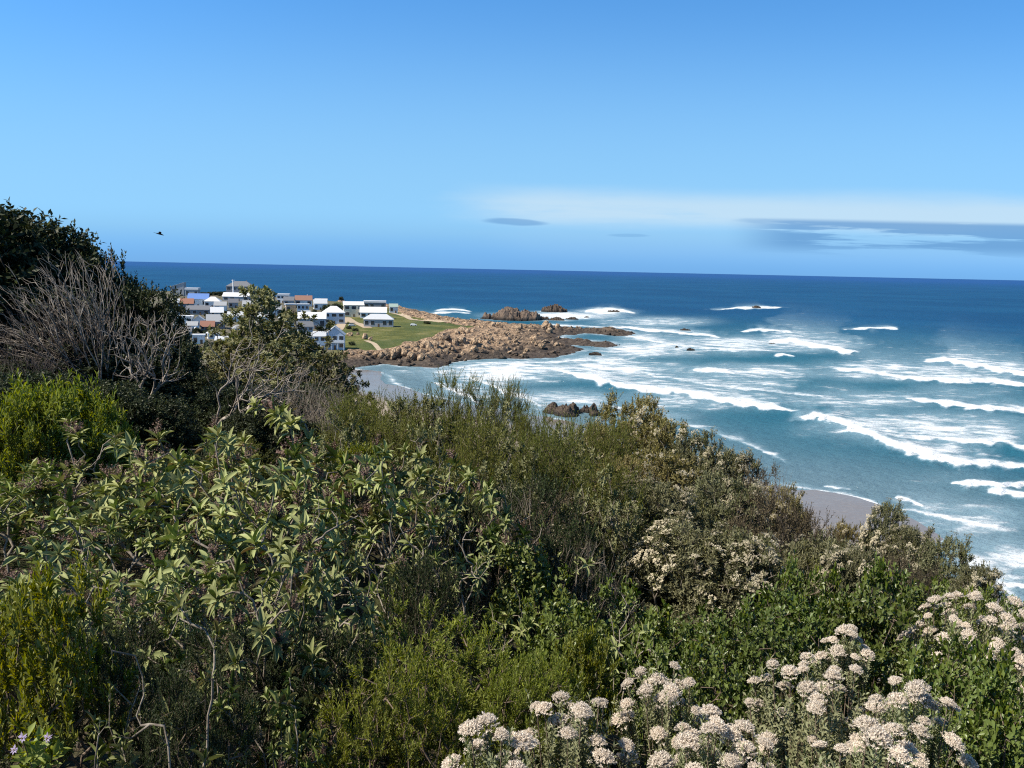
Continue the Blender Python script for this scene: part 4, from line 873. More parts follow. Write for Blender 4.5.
# glossy shrubs
for (px, py, d, w, lab) in [(968, 655, 2.9, 150, 'dark glossy-leaved shrub filling the lower right corner'), (1010, 690, 2.5, 150, 'glossy-leaved shrub cut by the right edge at the bottom'), (935, 655, 3.2, 120, 'glossy-leaved shrub below the flat-topped white mound'), (872, 592, 4.2, 140, 'glossy-leaved shrub behind the tallest white dome'),
        (790, 602, 4.0, 130, 'bright glossy-leaved shrub left of the tallest white dome'), (735, 618, 3.6, 120, 'glossy-leaved shrub above the peak of white heads'), (645, 600, 4.2, 130, 'glossy-leaved shrub in the middle, below the dark hollow'), (570, 602, 4.0, 120, 'glossy-leaved shrub above the sparser white-flowered bush'),
        (885, 580, 4.7, 110, 'glossy-leaved shrub under the pale bushes of the skyline'), (948, 588, 5.3, 80, 'glossy-leaved shrub left of and behind the white mound'), (1018, 600, 6.0, 60, 'glossy-leaved shrub behind the white mound at the right edge'), (800, 578, 4.9, 100, 'glossy-leaved shrub at the foot of the brown dry bushes'),
        (530, 560, 5.0, 120, 'glossy-leaved shrub right of the thin grey stems'), (680, 650, 3.0, 130, 'glossy-leaved shrub directly behind the white peak')]:
    plant_px('glossy', px, py, d, w, lab, 'glossy-leaved shrubs')
# feathery shrubs in the middle
for (px, py, d, w, lab) in [(380, 404, 12.5, 90, 'light green feathery shrub beside the twig bushes, in front of the bay'), (415, 404, 13.0, 90, 'feathery shrub on the skyline below the small beach'), (458, 380, 13.5, 70, 'tall wispy feathery shrub on the skyline, left of the two thin sprays'), (508, 386, 13.5, 50, 'wispy feathery shrub with thin sprays against the surf'),
        (535, 416, 12.5, 55, 'feathery shrub below the dark reef'), (575, 428, 12.0, 80, 'dusky feathery shrub at the middle of the skyline'), (608, 428, 11.5, 70, 'feathery shrub left of the golden bushes'), (400, 424, 11.0, 100, 'feathery shrub behind the felted shrub on its right side'), (470, 425, 10.0, 90, 'feathery shrub with thin bare stems at mid slope'),
        (548, 440, 9.0, 95, 'broad feathery shrub over the dark hollow'), (355, 405, 11.5, 90, 'feathery shrub right below the grey twig bushes'), (600, 470, 8.2, 110, 'olive feathery shrub beside the pale flowering slope')]:
    plant_px('feathery', px, py, d, w, lab, 'feathery shrubs')
for (px, py, d, w, lab) in [(575, 440, 10.5, 80, 'dark leafy shrub under the dusky feathery skyline shrub'), (520, 455, 8.6, 80, 'leafy shrub with pale leaf clusters left of the broad feathery one'), (430, 440, 8.0, 90, 'leafy shrub behind the right-hand felted shrub'), (490, 415, 11.5, 70, 'leafy shrub in front of the wispy sprays of the skyline'), (600, 485, 7.4, 90, 'leafy shrub at the left end of the pale flowering slope'), (395, 410, 11.8, 60, 'leafy shrub below the light green feathery one'), (340, 425, 9.5, 80, 'leafy shrub below the grey twig bushes'), (368, 404, 12.8, 70, 'leafy shrub at the left end of the feathery skyline, by the small beach'), (438, 408, 12.6, 80, 'leafy shrub low between two feathery skyline shrubs')]:
    plant_px('leafy', px, py, d, w, lab, 'leafy shrubs')
for (px, py, d, w, lab) in [(520, 500, 6.6, 130, 'grey twig tangle in the dark hollow left of the flowering slope'), (590, 545, 5.6, 110, 'grey twig tangle above the glossy shrubs'), (450, 520, 5.2, 110, 'grey twig tangle among the crooked stems'), (770, 480, 10.8, 60, 'bare twig bush among the brown dry bushes of the skyline')]:
    plant_px('twig', px, py, d, w, lab, 'grey twig bushes')
# slope bushes, skyline first
for (k, px, py, d, w, lab) in [('slope_gold', 632, 402, 13.5, 85, 'golden-olive bush at the top of the right-hand skyline'), ('slope_gold', 605, 432, 12.5, 80, 'golden-olive bush just below the skyline top'), ('slope_gold', 668, 424, 12.8, 80, 'golden-olive bush right of the skyline top'), ('slope_green', 690, 438, 12.2, 80, 'grey-green flowering bush on the skyline above the surf'),
        ('slope_gold', 655, 455, 11.0, 100, 'broad golden-olive bush in the sun below the skyline'), ('slope_green', 722, 455, 11.6, 70, 'grey-green bush on the skyline, third from its top'), ('slope_brown', 755, 470, 11.4, 80, 'brown dry bush on the skyline above the beach'), ('slope_gold', 785, 490, 11.0, 62, 'golden bush breaking the skyline at the beach'),
        ('slope_green', 655, 492, 8.8, 130, 'bush thick with pale flower clusters in the middle of the slope'), ('slope_green', 712, 484, 9.6, 110, 'pale flowering bush left of the brown dry bushes'), ('slope_brown', 765, 500, 9.0, 95, 'dark brown dry bush in the middle of the slope'), ('slope_brown', 808, 516, 9.4, 90, 'brown dry bush below the golden skyline bush'),
        ('slope_green', 615, 520, 7.6, 120, 'shaded grey-green bush left of the pale flowering ones'), ('slope_green', 690, 530, 7.2, 130, 'grey-green flowering bush above the glossy shrubs'), ('slope_green', 740, 540, 7.0, 120, 'flowering bush with the most pale heads, just above the glossy shrubs'), ('slope_green', 888, 511, 9.6, 66, 'pale flowering bush on the skyline right of the wet sand'),
        ('slope_green', 914, 534, 9.0, 75, 'pale flowering bush on the skyline above the white mound'), ('slope_gold', 850, 528, 9.8, 55, 'small golden bush on the skyline below the wet sand'), ('slope_green', 950, 548, 8.4, 80, 'rounded pale flowering bush on the lower skyline'), ('slope_green', 978, 568, 7.8, 60, 'last pale flowering bush before the lower right end of the skyline'),
        ('slope_brown', 895, 560, 7.8, 80, 'reddish brown dry bush in front of the rounded flowering one'), ('slope_brown', 930, 572, 7.2, 60, 'small dry grass-like brown bush beside the white mound'), ('slope_green', 815, 545, 7.4, 110, 'grey-green bush with long pale shoots at mid slope'), ('slope_green', 858, 555, 6.8, 80, 'grey-green bush with strap-like pale leaves above the glossy shrubs'),
        ('slope_brown', 560, 500, 8.0, 120, 'dark shaded bush in the hollow between the felted and flowering shrubs'), ('slope_gold', 620, 462, 10.0, 90, 'golden-olive bush with thin stems left of the flowering slope')]:
    plant_px(k, px, py, d, w, lab, 'bushes of the right-hand slope')
# windswept dark trees, dead crowns, twig bushes
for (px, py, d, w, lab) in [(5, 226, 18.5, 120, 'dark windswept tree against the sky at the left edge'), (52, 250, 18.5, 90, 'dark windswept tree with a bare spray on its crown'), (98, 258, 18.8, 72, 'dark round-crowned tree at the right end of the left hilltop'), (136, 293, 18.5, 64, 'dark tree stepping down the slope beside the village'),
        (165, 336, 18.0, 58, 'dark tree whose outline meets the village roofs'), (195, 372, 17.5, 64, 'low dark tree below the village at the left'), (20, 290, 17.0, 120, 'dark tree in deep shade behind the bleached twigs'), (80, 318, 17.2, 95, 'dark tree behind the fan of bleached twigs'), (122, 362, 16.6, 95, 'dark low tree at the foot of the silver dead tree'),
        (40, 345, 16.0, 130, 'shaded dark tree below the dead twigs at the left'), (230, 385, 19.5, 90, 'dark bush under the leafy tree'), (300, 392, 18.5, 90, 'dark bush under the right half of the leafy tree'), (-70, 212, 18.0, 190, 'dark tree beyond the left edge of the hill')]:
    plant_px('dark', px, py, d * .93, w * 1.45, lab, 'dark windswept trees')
plant_px('dead_fan', 105, 258, 14.4, 190, 'wide fan of bleached dead twigs combed towards the left', 'dead trees', var=0)
plant_px('dead_shade', 70, 300, 14.4, 150, 'dead crown with shade put into its dark bark left of the bleached fan', 'dead trees', var=0)
plant_px('dead_upright', 148, 312, 14.0, 75, 'upright silver dead tree with forked bare branches', 'dead trees', var=0)
plant_px('dead_low', 192, 350, 13.0, 120, 'low dead tree with long arching silver branches reaching right', 'dead trees', var=0)
plant_px('dead_shade', 10, 335, 14.0, 170, 'dead twigs with bark coloured as shade at the left edge below the dark trees', 'dead trees', var=0)
plant_px('dead_shade', 25, 360, 12.5, 120, 'short dead twigs with bark coloured as shade behind the bright heath', 'dead trees', var=0)
for (px, py, d, w, lab) in [(308, 368, 15.0, 110, 'grey twig bush in front of the leafy tree'), (270, 392, 14.0, 100, 'grey twig bush at the left below the leafy tree'), (340, 398, 14.0, 90, 'grey twig bush next to the feathery shrubs')]:
    plant_px('twig', px, py, d, w, lab, 'grey twig bushes')
for v, (px, py, d, w, lab) in enumerate([(252, 294, 22, 100, 'tallest leafy olive-green tree standing before the village'), (300, 318, 21.5, 110, 'leafy olive tree right of the tallest one, below the white pavilion'), (225, 345, 20.5, 90, 'leafy olive tree in front of the left part of the village'), (335, 356, 20.5, 75, 'low leafy olive tree at the right end, beside the rocky shore'), (275, 345, 19.5, 110, 'leafy olive tree low in front of the tallest one')]):
    plant_px('leafy_tree', px, py, d, w, lab, 'leafy olive trees', var=v)

# mauve daisies in the bottom left corner
def daisies():
    rng = np.random.default_rng(9); fa = Acc(); rosettes(fa, rng, np.zeros((1, 3)), np.array([[0, 0, 1.0]]), 12, .017, .006, 'small', (72, 92)); ya = Acc(); rosettes(ya, rng, np.array([[0, 0, .001]]), np.array([[0, 0, 1.0]]), 9, .004, .003, 'small', (10, 60))
    pet = fa.mesh('daisy_petals', M['purple']); eye = ya.mesh('daisy_eye', M['yellow_eye'])
    c = at_depth(42, 722, 1.75); z = float(hill(c[0], c[1])); e = ob('daisy_plant', None, loc=(c[0], c[1], z)); tag(e, 'low plant with a few mauve daisies in the bottom left corner', 'daisy plant')
    b = Acc(); l = Acc()
    tips = []
    for (px, py) in [(22, 738), (32, 741), (44, 745), (47, 738), (14, 750)]:
        t = at_depth(px, py, 1.75 + rng.uniform(-.08, .08)) - np.array([c[0], c[1], z]); m = t * .5 + rng.normal(size=3) * .02; tube(b, [np.array([0, 0, -.05]), m, t], [.003, .0022, .0016], 4); tips.append(t)
        fo = ob('flower', pet, e, loc=t, rot=(rng.uniform(.4, 1.0), rng.uniform(-.5, .3), 0), scale=(.7, .7, .7)); ob('flower_eye', eye, fo)
    tips = np.array(tips); sprigs(l, rng, tips * .75, np.tile([[0, 0, 1.0]], (len(tips), 1)), 4, .07, .6, 7, .04, .016, 60, 'mid')
    ob('stems', b.mesh('daisy_stems', M['bark_brown']), e); ob('foliage', l.mesh('daisy_foliage', M['heath_bright']), e)
daisies()

# undergrowth between and behind the named shrubs; its dark heath colour stands for gap shade
def fill():
    rng = np.random.default_rng(21); n = 0; tries = 0
    pts = [(x, y, w * .34) for (_, x, y, w, h) in PLANTED if _ != 'garden']
    U = {'heath_dark_shade': 'heath coloured as the shade low between the larger shrubs', 'glossy': 'small glossy-leaved shrub half hidden in the undergrowth', 'stems': 'bare stems half hidden in the undergrowth', 'slope_green': 'grey-green bush low on the open slope', 'slope_brown': 'dry brown bush low on the open slope', 'dark': 'low dark bush on the far side of the hilltop', 'feathery': 'small feathery shrub low on the slope', 'heath': 'small green heath low between the larger shrubs'}
    while n < 175 and tries < 14000:
        tries += 1
        az = math.radians(rng.uniform(-42, 42)); r = math.exp(rng.uniform(math.log(1.7), math.log(24)))
        x, y = math.sin(az) * r, math.cos(az) * r
        w = (.42 + .045 * r) * rng.uniform(.9, 1.3)
        if any((x - a) ** 2 + (y - b) ** 2 < (w * .30 + c * .8) ** 2 for a, b, c in pts): continue
        deg = math.degrees(az)
        if deg > 20 and 2.6 < r < 4.8: continue
        if deg > 2 and 5 < r < 13 and rng.random() < .6: continue
        if r < 6: k = rng.choice(['heath_dark_shade', 'stems', 'stems', 'heath_dark_shade'] if deg < 2 else ['glossy', 'heath_dark_shade', 'stems', 'slope_green'])
        elif r < 13: k = rng.choice(['heath_dark_shade', 'feathery', 'slope_brown'] if deg < 2 else ['slope_green', 'slope_brown', 'slope_green'])
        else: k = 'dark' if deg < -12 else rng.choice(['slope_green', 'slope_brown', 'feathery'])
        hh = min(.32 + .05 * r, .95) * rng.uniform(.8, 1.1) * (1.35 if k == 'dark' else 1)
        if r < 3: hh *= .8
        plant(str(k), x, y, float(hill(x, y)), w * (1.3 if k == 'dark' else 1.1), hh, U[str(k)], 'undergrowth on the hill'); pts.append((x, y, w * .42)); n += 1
fill()
build_hillside()

# ------------------------------------------------------------------ the village on the headland
def hm(name, col, rough=.75, spec=.25):
    if name not in M: M[name] = plain_mat(name, col, rough, spec, .08, .8)
    return M[name]
WALLS = {'white': (.76, .75, .72), 'cream': (.66, .58, .44), 'grey': (.34, .35, .36), 'slate': (.20, .21, .23), 'tan': (.50, .39, .27), 'brown': (.22, .155, .11), 'orange': (.55, .37, .22), 'blue': (.42, .50, .58), 'pale': (.60, .61, .60)}  # blue: bluish walls, and the bluish shade on the lawn house gable
ROOFS = {'white': (.64, .645, .65), 'light': (.50, .515, .53), 'grey': (.33, .34, .35), 'slate': (.16, .165, .18), 'terracotta': (.30, .145, .10), 'rust': (.27, .15, .11), 'blue': (.12, .22, .48), 'brown': (.20, .145, .11), 'dark': (.085, .085, .09), 'green': (.30, .38, .34)}
def gm():
    if 'glass_dark' not in M:
        s = NT('window_glass'); M['glass_dark'] = s.done(s.bsdf((.035, .045, .055), .08, .6))
    return M['glass_dark']
def slab(acc, quad, t):
    q = np.array(quad, float); n = norm(np.cross(q[1] - q[0], q[3] - q[0])); acc.add(np.concatenate([q - n * t, q]), BOXF)
def house(label, pxl, pxr, pyb, pyt, roof='gable', wall='white', roofc='white', rot=18, rf=.32, floors=1, nw=3, deep=.75, chimney=False, balcony=False, cat='house', sidew=2, mast=None):
    p, d = on_head((pxl + pxr) / 2, pyb); r = math.radians(rot); tw = (pxr - pxl) * d / F * .94
    w = max(5.5, tw / (math.cos(r) + deep * abs(math.sin(r)))); D = w * deep; Ht = max(2.9, (pyb - pyt) * d / F); hr = Ht * rf; hw = Ht - hr
    c = p + np.array([0, D * .5, 0]); e = ob('house', None, loc=c, rot=(0, 0, r)); tag(e, label, cat, 'village houses')
    wm = hm('wall_' + wall, WALLS[wall]); rm = hm('roof_' + roofc, ROOFS[roofc], .55, .3); tm = hm('white_trim', (.78, .78, .77))
    x, y = w / 2, D / 2; a = Acc(); box(a, -x, x, -y, y, -2.5, hw); R = Acc(); o = .45; t = .16
    if roof == 'gable':
        a.add([[-x, -y, hw], [-x, y, hw], [-x, 0, Ht - .05], [x, -y, hw], [x, y, hw], [x, 0, Ht - .05]], [np.array([[0, 2, 1], [3, 4, 5]]), np.array([[0, 3, 5, 2], [1, 2, 5, 4]])])
        k = hr / y; slab(R, [[-x - o, -y - o, hw - k * o + t], [x + o, -y - o, hw - k * o + t], [x + o, 0, Ht + t], [-x - o, 0, Ht + t]], t); slab(R, [[x + o, y + o, hw - k * o + t], [-x - o, y + o, hw - k * o + t], [-x - o, .001, Ht + t], [x + o, .001, Ht + t]], t)
    elif roof == 'front':     # gable end towards the camera
        a.add([[-x, -y, hw], [x, -y, hw], [0, -y, Ht - .05], [-x, y, hw], [x, y, hw], [0, y, Ht - .05]], [np.array([[0, 1, 2], [3, 5, 4]]), np.array([[0, 2, 5, 3], [1, 4, 5, 2]])])
        k = hr / x; slab(R, [[-x - o, y + o, hw - k * o + t], [-x - o, -y - o, hw - k * o + t], [0, -y - o, Ht + t], [0, y + o, Ht + t]], t); slab(R, [[x + o, -y - o, hw - k * o + t], [x + o, y + o, hw - k * o + t], [.001, y + o, Ht + t], [.001, -y - o, Ht + t]], t)
    elif roof == 'hip':
        q = min(x, y) * .9; zz = hw + .02
        R.add([[-x - o, -y - o, zz], [x + o, -y - o, zz], [x + o, y + o, zz], [-x - o, y + o, zz], [-max(x - q, .2), 0, Ht], [max(x - q, .2), 0, Ht]], [np.array([[0, 1, 5, 4], [2, 3, 4, 5], [0, 3, 2, 1]]), np.array([[1, 2, 5], [3, 0, 4]])])
    elif roof == 'mono':
        a.add([[-x, -y, hw], [x, -y, hw], [x, y, hw], [-x, y, hw], [x, -y, Ht - .1], [x, y, Ht - .1]], [np.array([[1, 2, 5, 4], [0, 4, 5, 3]]), np.array([[0, 1, 4], [2, 3, 5]])])
        slab(R, [[-x - o, -y - o, hw + .05], [x + o, -y - o, Ht + .15], [x + o, y + o, Ht + .15], [-x - o, y + o, hw + .05]], t)
    else:
        box(R, -x - o, x + o, -y - o, y + o, hw + .003, hw + max(.25, hr))
    ob('wall', a.mesh('house_wall', wm, False), e); ro = ob('roof', R.mesh('house_roof', rm, False), e)
    if chimney:
        ca = Acc(); box(ca, w * .2, w * .2 + .8, -.2, .6, Ht - hr * .5, Ht + 1.1); ob('chimney', ca.mesh('chimney', wm, False), ro)
    fh = hw / floors
    for f in range(floors):
        for i in range(nw):
            cx = -x + (i + .5) * w / nw; ww = min(1.7, w / nw * .32); z0 = f * fh + fh * .28; z1 = f * fh + fh * .80
            if f == 0 and i == nw // 2:
                da = Acc(); box(da, cx - .55, cx + .55, -y - .06, -y, 0, min(2.1, fh * .8)); ob('door', da.mesh('house_door', hm('door_wood', (.16, .10, .06)), False), e); continue
            fa = Acc(); box(fa, cx - ww - .1, cx + ww + .1, -y - .05, -y, z0 - .1, z1 + .1); fo = ob('window', fa.mesh('window_frame', tm, False), e)
            pa = Acc(); box(pa, cx - ww, cx + ww, -y - .08, -y - .05, z0, z1); ob('pane', pa.mesh('window_pane', gm(), False), fo)
        for i in range(sidew):
            cy_ = -y + (i + .5) * D / sidew; ww = min(1.3, D / sidew * .28); z0 = f * fh + fh * .3; z1 = f * fh + fh * .8
            fa = Acc(); box(fa, -x - .05, -x, cy_ - ww - .1, cy_ + ww + .1, z0 - .1, z1 + .1); fo = ob('window', fa.mesh('window_frame', tm, False), e)
            pa = Acc(); box(pa, -x - .08, -x - .05, cy_ - ww, cy_ + ww, z0, z1); ob('pane', pa.mesh('window_pane', gm(), False), fo)
    if balcony:
        ba = Acc(); box(ba, -x * .95, x * .95, -y - 1.6, -y - .09, fh - .15, fh); ob('balcony', ba.mesh('balcony', tm, False), e)
        ra = Acc(); box(ra, -x * .95, x * .95, -y - 1.6, -y - 1.52, fh + .003, fh + .95); ob('balcony_rail', ra.mesh('balcony_rail', tm, False), e)
        for s in (-.92, -.3, .3, .92):
            pa = Acc(); box(pa, s * x - .1, s * x + .1, -y - 1.5, -y - 1.3, -1.5, fh - .16); ob('post', pa.mesh('balcony_post', tm, False), e)
    return e, c, d
VILLAGE = [
    ('two-storey white house with bluish shade painted on its gable front standing lowest on the lawn edge', 322, 345, 350, 327, 'front', 'blue', 'light', 10, .34, 2, 3, .8, dict(balcony=True)),  # white gable; its bluish shade is put into the wall colour
    ('white flat-fronted wing joined to the left of the gabled lawn house', 312, 325, 350, 332, 'gable', 'white', 'light', 14, .22, 2, 2, .9, {}),
    ('low grey-roofed pavilion with broad pale roof nearest the lawn', 361, 394, 327, 314.5, 'hip', 'grey', 'light', 8, .40, 1, 5, .5, {}),
    ('long white house with sweeping white roof behind the lawn pavilion', 357, 387, 318.5, 307.5, 'gable', 'white', 'white', 10, .45, 1, 4, .6, {}),
    ('upper slate block with flat white roof and dark windows above the long white house', 362, 386, 309.5, 301, 'flat', 'slate', 'white', 8, .20, 1, 4, .5, {}),
    ('cream house with white low roof left of the long white house', 340, 364, 317, 302, 'gable', 'cream', 'white', 16, .20, 2, 3, .7, {}),
    ('small grey-green house at the right end of the village', 388, 398, 313, 304, 'gable', 'pale', 'green', 12, .3, 1, 2, .8, {}),
    ('bluish house with white pyramid roof above the tall gabled house', 319, 345, 324, 306.5, 'hip', 'blue', 'white', 15, .35, 2, 3, .8, {}),
    ('broad white-roofed grey house directly above the gabled lawn house', 294, 326, 329, 313, 'gable', 'grey', 'white', 12, .35, 1, 4, .7, {}),
    ('grey double-storey house half hidden behind the leafy trees', 294, 313, 337, 322, 'gable', 'grey', 'slate', 20, .3, 2, 3, .8, {}),
    ('white house with terracotta roof on the skyline near the village middle', 292, 312, 306, 296, 'gable', 'white', 'rust', 15, .42, 1, 3, .8, dict(chimney=True)),
    ('white gabled house right of the terracotta roof', 311, 327, 310, 300, 'gable', 'white', 'light', 18, .35, 1, 3, .8, {}),
    ('orange-walled house in the middle of the village', 283, 296, 314, 304, 'flat', 'orange', 'light', 22, .12, 1, 2, .9, {}),
    ('blue-grey block right of the orange house', 295, 309, 315, 304, 'flat', 'blue', 'light', 14, .1, 2, 3, .8, {}),
    ('white box house with two flat roofs on the skyline', 275, 289, 303, 294, 'flat', 'white', 'white', 10, .16, 2, 3, .8, {}),
    ('brown-roofed house on the skyline right of the big slate house', 259, 274, 301, 291, 'hip', 'brown', 'brown', 12, .45, 1, 3, .8, {}),
    ('big slate-roofed house on the highest point of the village', 224, 253, 296, 281.5, 'hip', 'slate', 'slate', 8, .35, 2, 5, .6, dict(chimney=True)),
    ('long low house with white roof under the big slate house', 221, 249, 301, 293, 'gable', 'grey', 'white', 6, .45, 1, 4, .5, {}),
    ('house with bright blue roof and white walls', 185, 208, 307, 294, 'gable', 'white', 'blue', 14, .38, 1, 3, .7, {}),
    ('white-roofed square house right of the blue roof', 202, 220, 308, 297, 'hip', 'white', 'white', 12, .4, 1, 3, .8, {}),
    ('house with terracotta roof left of the blue roof', 177, 193, 310, 299, 'gable', 'slate', 'terracotta', 16, .42, 1, 3, .8, {}),
    ('house with steep tilted white roof at the left end of the skyline', 169, 184, 296, 282.5, 'mono', 'grey', 'white', 10, .32, 1, 2, .8, {}),
    ('flat white-roofed grey house right of the tilted roof', 184, 198, 297, 288, 'flat', 'grey', 'white', 8, .2, 1, 3, .8, {}),
    ('narrow tall white house left of the terracotta roof', 169, 179, 312, 299, 'gable', 'white', 'light', 20, .25, 2, 2, .9, {}),
    ('small tan house at the left edge of the visible village', 161, 171, 306, 298, 'flat', 'tan', 'tan' if 0 else 'brown', 12, .16, 1, 2, .9, {}),
    ('long dark grey house below the blue-roofed one', 184, 209, 315, 306, 'gable', 'slate', 'slate', 10, .4, 1, 4, .5, {}),
    ('low grey-roofed house at the left, above the white flat-roofed one', 159, 178, 318, 309, 'gable', 'grey', 'grey', 12, .45, 1, 3, .6, {}),
    ('white flat-roofed house above the round water tank', 173, 192, 325, 316, 'flat', 'white', 'white', 14, .14, 1, 3, .7, {}),
    ('white house with arched gable beside the large grey roof', 191, 204, 326, 316, 'front', 'white', 'white', 16, .4, 1, 2, .8, {}),
    ('house with large grey metal roof at the left of the leafy trees', 203, 224, 329, 315, 'gable', 'slate', 'grey', 18, .45, 1, 3, .8, {}),
    ('white-roofed house above the large grey metal roof', 208, 223, 317, 307.5, 'gable', 'grey', 'white', 20, .5, 1, 3, .8, {}),
    ('low house with red roof behind the round water tank', 199, 214, 331, 321.5, 'gable', 'brown', 'terracotta', 14, .5, 1, 3, .6, {}),
    ('white house lowest at the left, below the red roof', 190, 204, 344, 334.5, 'flat', 'white', 'white', 18, .14, 1, 2, .8, {}),
    ('grey-brown house behind the top of the tallest leafy tree', 240, 258, 312, 301, 'gable', 'brown', 'grey', 14, .4, 1, 3, .8, {}),
    ('pale house seen through the gap right of the tallest leafy tree', 265, 281, 316, 305, 'gable', 'pale', 'grey', 14, .38, 1, 3, .8, {}),
    ('pale blue house between leafy branches below the orange house', 276, 294, 327, 314, 'hip', 'blue', 'light', 16, .35, 1, 3, .8, {}),
    ('white house behind the lower left leafy tree', 225, 243, 322, 312, 'gable', 'white', 'light', 14, .4, 1, 3, .8, {}),
    ('grey house low behind the right-hand leafy trees', 268, 288, 342, 329, 'gable', 'grey', 'grey', 16, .4, 1, 3, .8, {}),
    ('small white house with a light roof at the top, left of the terracotta one', 313, 327, 304.5, 299, 'gable', 'white', 'light', 10, .45, 1, 2, .8, {}),
    ('brown house at the left behind the dark trees', 140, 160, 322, 309, 'gable', 'brown', 'terracotta', 14, .4, 1, 3, .8, {}),
    ('white house at the far left behind the dark trees', 110, 134, 330, 317, 'gable', 'white', 'grey', 14, .4, 1, 3, .8, {})]
for (lab, a_, b_, y0, y1, rf_, wl, rc, rt_, rs, fl, nw_, dp, ex) in VILLAGE:
    house(lab, a_, b_, y0, y1, rf_, wl, rc, rt_, rs, fl, nw_, dp, **ex)

KINDS3 = [('small white house with a grey roof squeezed between larger village houses', 'white', 'grey'), ('small white house with a pale roof squeezed between larger village houses', 'white', 'light'), ('small grey house with a slate roof squeezed between larger village houses', 'grey', 'slate')]
for i, (a_, b_, y_) in enumerate([(163, 175, 331), (178, 190, 337), (160, 172, 341), (205, 218, 339), (212, 226, 311), (226, 238, 308), (250, 262, 306), (256, 268, 322), (244, 256, 330), (230, 243, 334), (282, 294, 306), (300, 310, 320), (327, 338, 318), (186, 196, 331), (165, 176, 323.5), (262, 272, 332), (215, 226, 346), (306, 316, 342)]):
    lb, wl, rc = KINDS3[(i * 2 + i // 3) % 3]; house(lb, a_, b_, y_, y_ - 9, 'gable' if i % 3 else 'hip', wl, rc, 8 + (i * 7) % 22, .38, 1, 2, .85)

def mast():
    p, d = on_head(233.5, 300); h = 20 * d / F; e = ob('mast', None, loc=p); tag(e, 'tall white mast standing in front of the big slate-roofed house', 'mast')
    a = Acc(); tube(a, [[0, 0, -2], [0, 0, h * .5], [0, 0, h]], [.62, .55, .42], 8); ob('pole', a.mesh('mast_pole', hm('white_trim', (.78, .78, .77))), e)
    b = Acc(); tube(b, [[-1.6, 0, h * .97], [0, 0, h * .975], [1.6, 0, h * .97]], [.1, .1, .1], 6); ob('crossbar', b.mesh('mast_crossbar', hm('white_trim', (.78, .78, .77))), e)
    p, d = on_head(196.5, 331); e = ob('water_tank', None, loc=p); tag(e, 'round white water tank beside the low red roof', 'water tank')
    r = 2.9 * d / F; a = Acc(); n = 20; th = np.arange(n) * 2 * math.pi / n; rings = [(r, -1.5), (r, r * 1.35), (r * .85, r * 1.62), (r * .45, r * 1.8), (.05, r * 1.86)]
    V = np.concatenate([np.stack([np.cos(th) * q, np.sin(th) * q, np.full(n, z)], 1) for q, z in rings]); i = np.arange(len(rings) - 1)[:, None] * n; j = np.arange(n)[None]
    a.add(V, np.stack([i + j, i + (j + 1) % n, i + n + (j + 1) % n, i + n + j], -1).reshape(-1, 4)); ob('tank', a.mesh('water_tank', hm('white_trim', (.78, .78, .77))), e)
    b = Acc(); tube(b, [[0, 0, r * 1.86], [0, 0, r * 1.86 + .5]], [.5, .5], 10); ob('hatch', b.mesh('tank_hatch', hm('wall_grey', WALLS['grey'])), e)
mast()

def car(px, py, label, col, rot):
    p, d = on_head(px, py); e = ob('parked_car', None, loc=p, rot=(0, 0, rot)); tag(e, label, 'car')
    prof = [(-2.15, .35), (2.15, .35), (2.2, .75), (1.35, .95), (.75, 1.48), (-1.5, 1.52), (-2.05, .98), (-2.2, .7)]
    k = len(prof); V = [(x, s * (.85 if z < 1.2 else .68), z) for s in (-1, 1) for x, z in prof]; a = Acc()
    me = bpy.data.meshes.new('car_body'); me.from_pydata(V, [], [tuple(range(k))[::-1], tuple(range(k, 2 * k))] + [(i, (i + 1) % k, k + (i + 1) % k, k + i) for i in range(k)]); me.materials.append(hm('car_' + label.split()[0], col, .3, .5)); ob('body', me, e)
    for s in (-1, 1):
        g = Acc(); g.add([(-1.35, s * .79, 1.0), (.95, s * .79, 1.0), (.65, s * .74, 1.40), (-1.3, s * .74, 1.40)], np.array([[0, 1, 2, 3]])); ob('window', g.mesh('car_window', gm(), False), e)
        for x in (-1.35, 1.35):
            wv = Acc(); tube(wv, [[x, s * .92, .32], [x, s * .66, .32]], [.33, .33], 14); th = np.arange(14) * 2 * math.pi / 14
            wv.add([(x + .33 * math.cos(t), s * .92, .32 + .33 * math.sin(t)) for t in th], np.arange(14)[None]); ob('wheel', wv.mesh('car_wheel', hm('tyre', (.02, .02, .02))), e)
car(413.5, 326, 'white car parked alone on the grass near the rocks', (.75, .75, .74), .1)
car(352, 326.5, 'silver car parked on the sandy drive below the cream house', (.5, .51, .52), .3)

def ribbon(name, pts, width, mat):
    pts = [on_head(x, y)[0] for x, y in pts]; P = smooth_line(np.array([p[:2] for p in pts]), 60); t = norm(np.gradient(P, axis=0)); n = np.stack([-t[:, 1], t[:, 0]], 1)
    rows = [P + n * width * k for k in (-.5, -.17, .17, .5)]; X = np.stack(rows, 1); Z = np.array([[head_z(q[0], q[1]) + .14 for q in r] for r in X])
    a = Acc(); a.add(np.concatenate([X, Z[..., None]], -1).reshape(-1, 3), grid_faces(60, 4)[:, ::-1]); tag(ob(name, a.mesh(name, mat)), kind='structure')
SAND = plain_mat('sandy_track', (.40, .32, .23), .95, .1, .2, .3)
ribbon('road', [(338, 330), (343, 322), (346, 317), (354, 323), (368, 328)], 6, SAND)
ribbon('footpath', [(392, 313), (404, 316), (414, 320), (424, 321), (450, 322)], 4.5, SAND)
ribbon('footpath', [(366, 341), (374, 344), (381, 350)], 2.6, SAND)

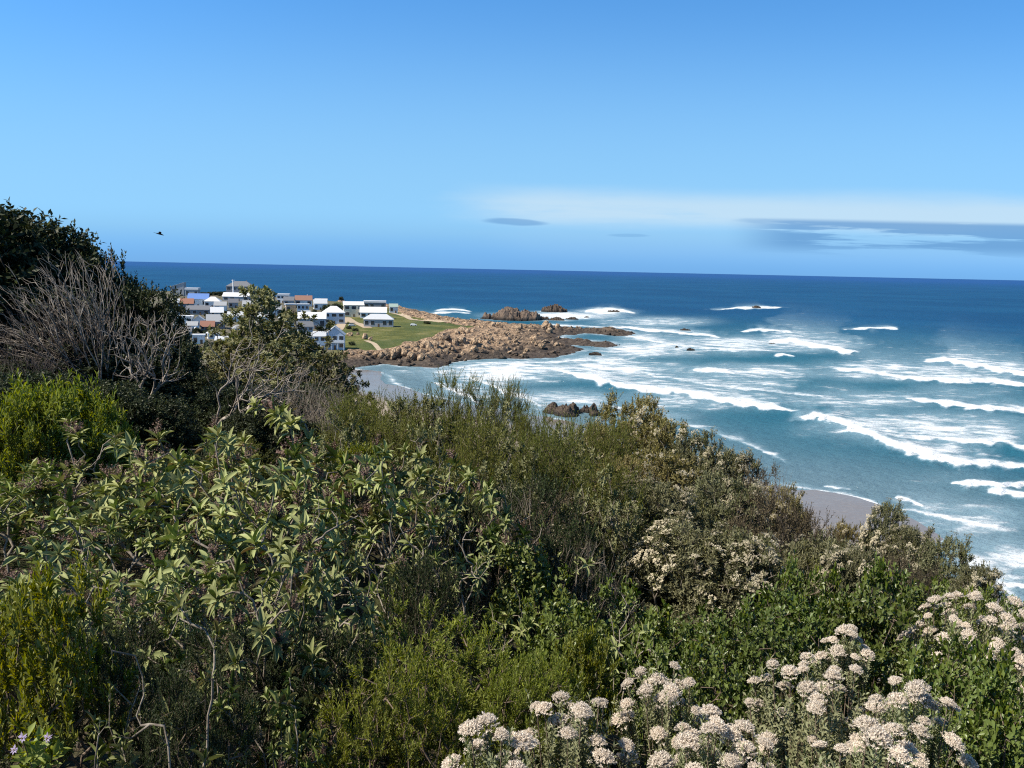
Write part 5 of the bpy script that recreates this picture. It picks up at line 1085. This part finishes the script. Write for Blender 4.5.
def gardens():
    rng = np.random.default_rng(31); n = 0
    for (px, py, w, h, lab, g) in [(331, 313, 6, 4.5, 'dark garden trees behind the white pyramid roof', 'dark trees in the village'), (337, 312, 6, 5, 'dark garden trees behind the white pyramid roof', 'dark trees in the village'), (342, 313, 5, 4, 'dark garden trees behind the white pyramid roof', 'dark trees in the village'), (326, 312, 5, 4, 'dark garden trees behind the white pyramid roof', 'dark trees in the village')]:
        p, d = on_head(px, py); plant('garden', p[0], p[1], p[2] - .3, w * d / F * 1.6, h * d / F * 1.6, lab, g)
    tries = 0
    while n < 100 and tries < 1000:
        tries += 1
        px = rng.uniform(165, 350); py = rng.uniform(296, 352)
        if px > 335 and py > 322: continue
        p, d = on_head(px, py); s = rng.uniform(2.4, 4.6)
        plant('garden', p[0], p[1], p[2] - .3, s, s * rng.uniform(.6, .95), 'dark green garden bush between the village houses', 'garden bushes of the village'); n += 1
    for px in np.linspace(199, 224, 9):
        p, d = on_head(px, 296 - (px - 199) * .05); plant('garden', p[0], p[1], p[2] - .3, 6.5, 3.6, 'low green scrub along the village skyline left of the slate house', 'scrub on the village skyline')
    for (px, py) in [(349, 329), (355, 331), (336, 333), (340, 338), (352, 345), (426, 323.5), (428, 324)]:
        p, d = on_head(px, py); plant('garden', p[0], p[1], p[2] - .2, 3.4, 1.8, 'single low green bush out on the open lawn', 'bushes on the lawn')
gardens()

# ------------------------------------------------------------------ bird over the trees
def bird():
    c = at_depth(159.5, 234, 62); e = ob('bird', None, loc=c, rot=(0, .25, .5)); tag(e, 'small dark bird flying above the left hilltop', 'bird')
    a = Acc(); n = 8; st = [(-.30, .006), (-.22, .03), (-.08, .055), (.06, .06), (.16, .045), (.23, .04), (.29, .022), (.34, .004)]
    tube(a, [(x, 0, .01 * math.cos(x * 8)) for x, _ in st], [r for _, r in st], 8)
    for s in (-1, 1):    # raised wings joined at the shoulder
        W_ = [(.12, .03 * s, .03), (-.06, .03 * s, .03), (-.09, .22 * s, .14), (.10, .22 * s, .15), (-.10, .46 * s, .16), (.02, .50 * s, .17)]
        V = np.array(W_ + [(x, y, z - .014) for x, y, z in W_]); a.add(V, np.array([[0, 1, 2, 3], [3, 2, 4, 5], [6, 9, 8, 7], [9, 11, 10, 8], [0, 3, 9, 6], [3, 5, 11, 9], [1, 7, 8, 2], [2, 8, 10, 4]]))
    a.add([(-.28, -.01, .01), (-.28, .01, .01), (-.44, .07, .01), (-.44, -.07, .01), (-.28, -.01, -.005), (-.28, .01, -.005), (-.44, .07, -.003), (-.44, -.07, -.003)], BOXF)
    s = NT('bird_feather'); ob('body', a.mesh('bird_body', s.done(s.bsdf((.03, .03, .032), .7, .2))), e)
bird()
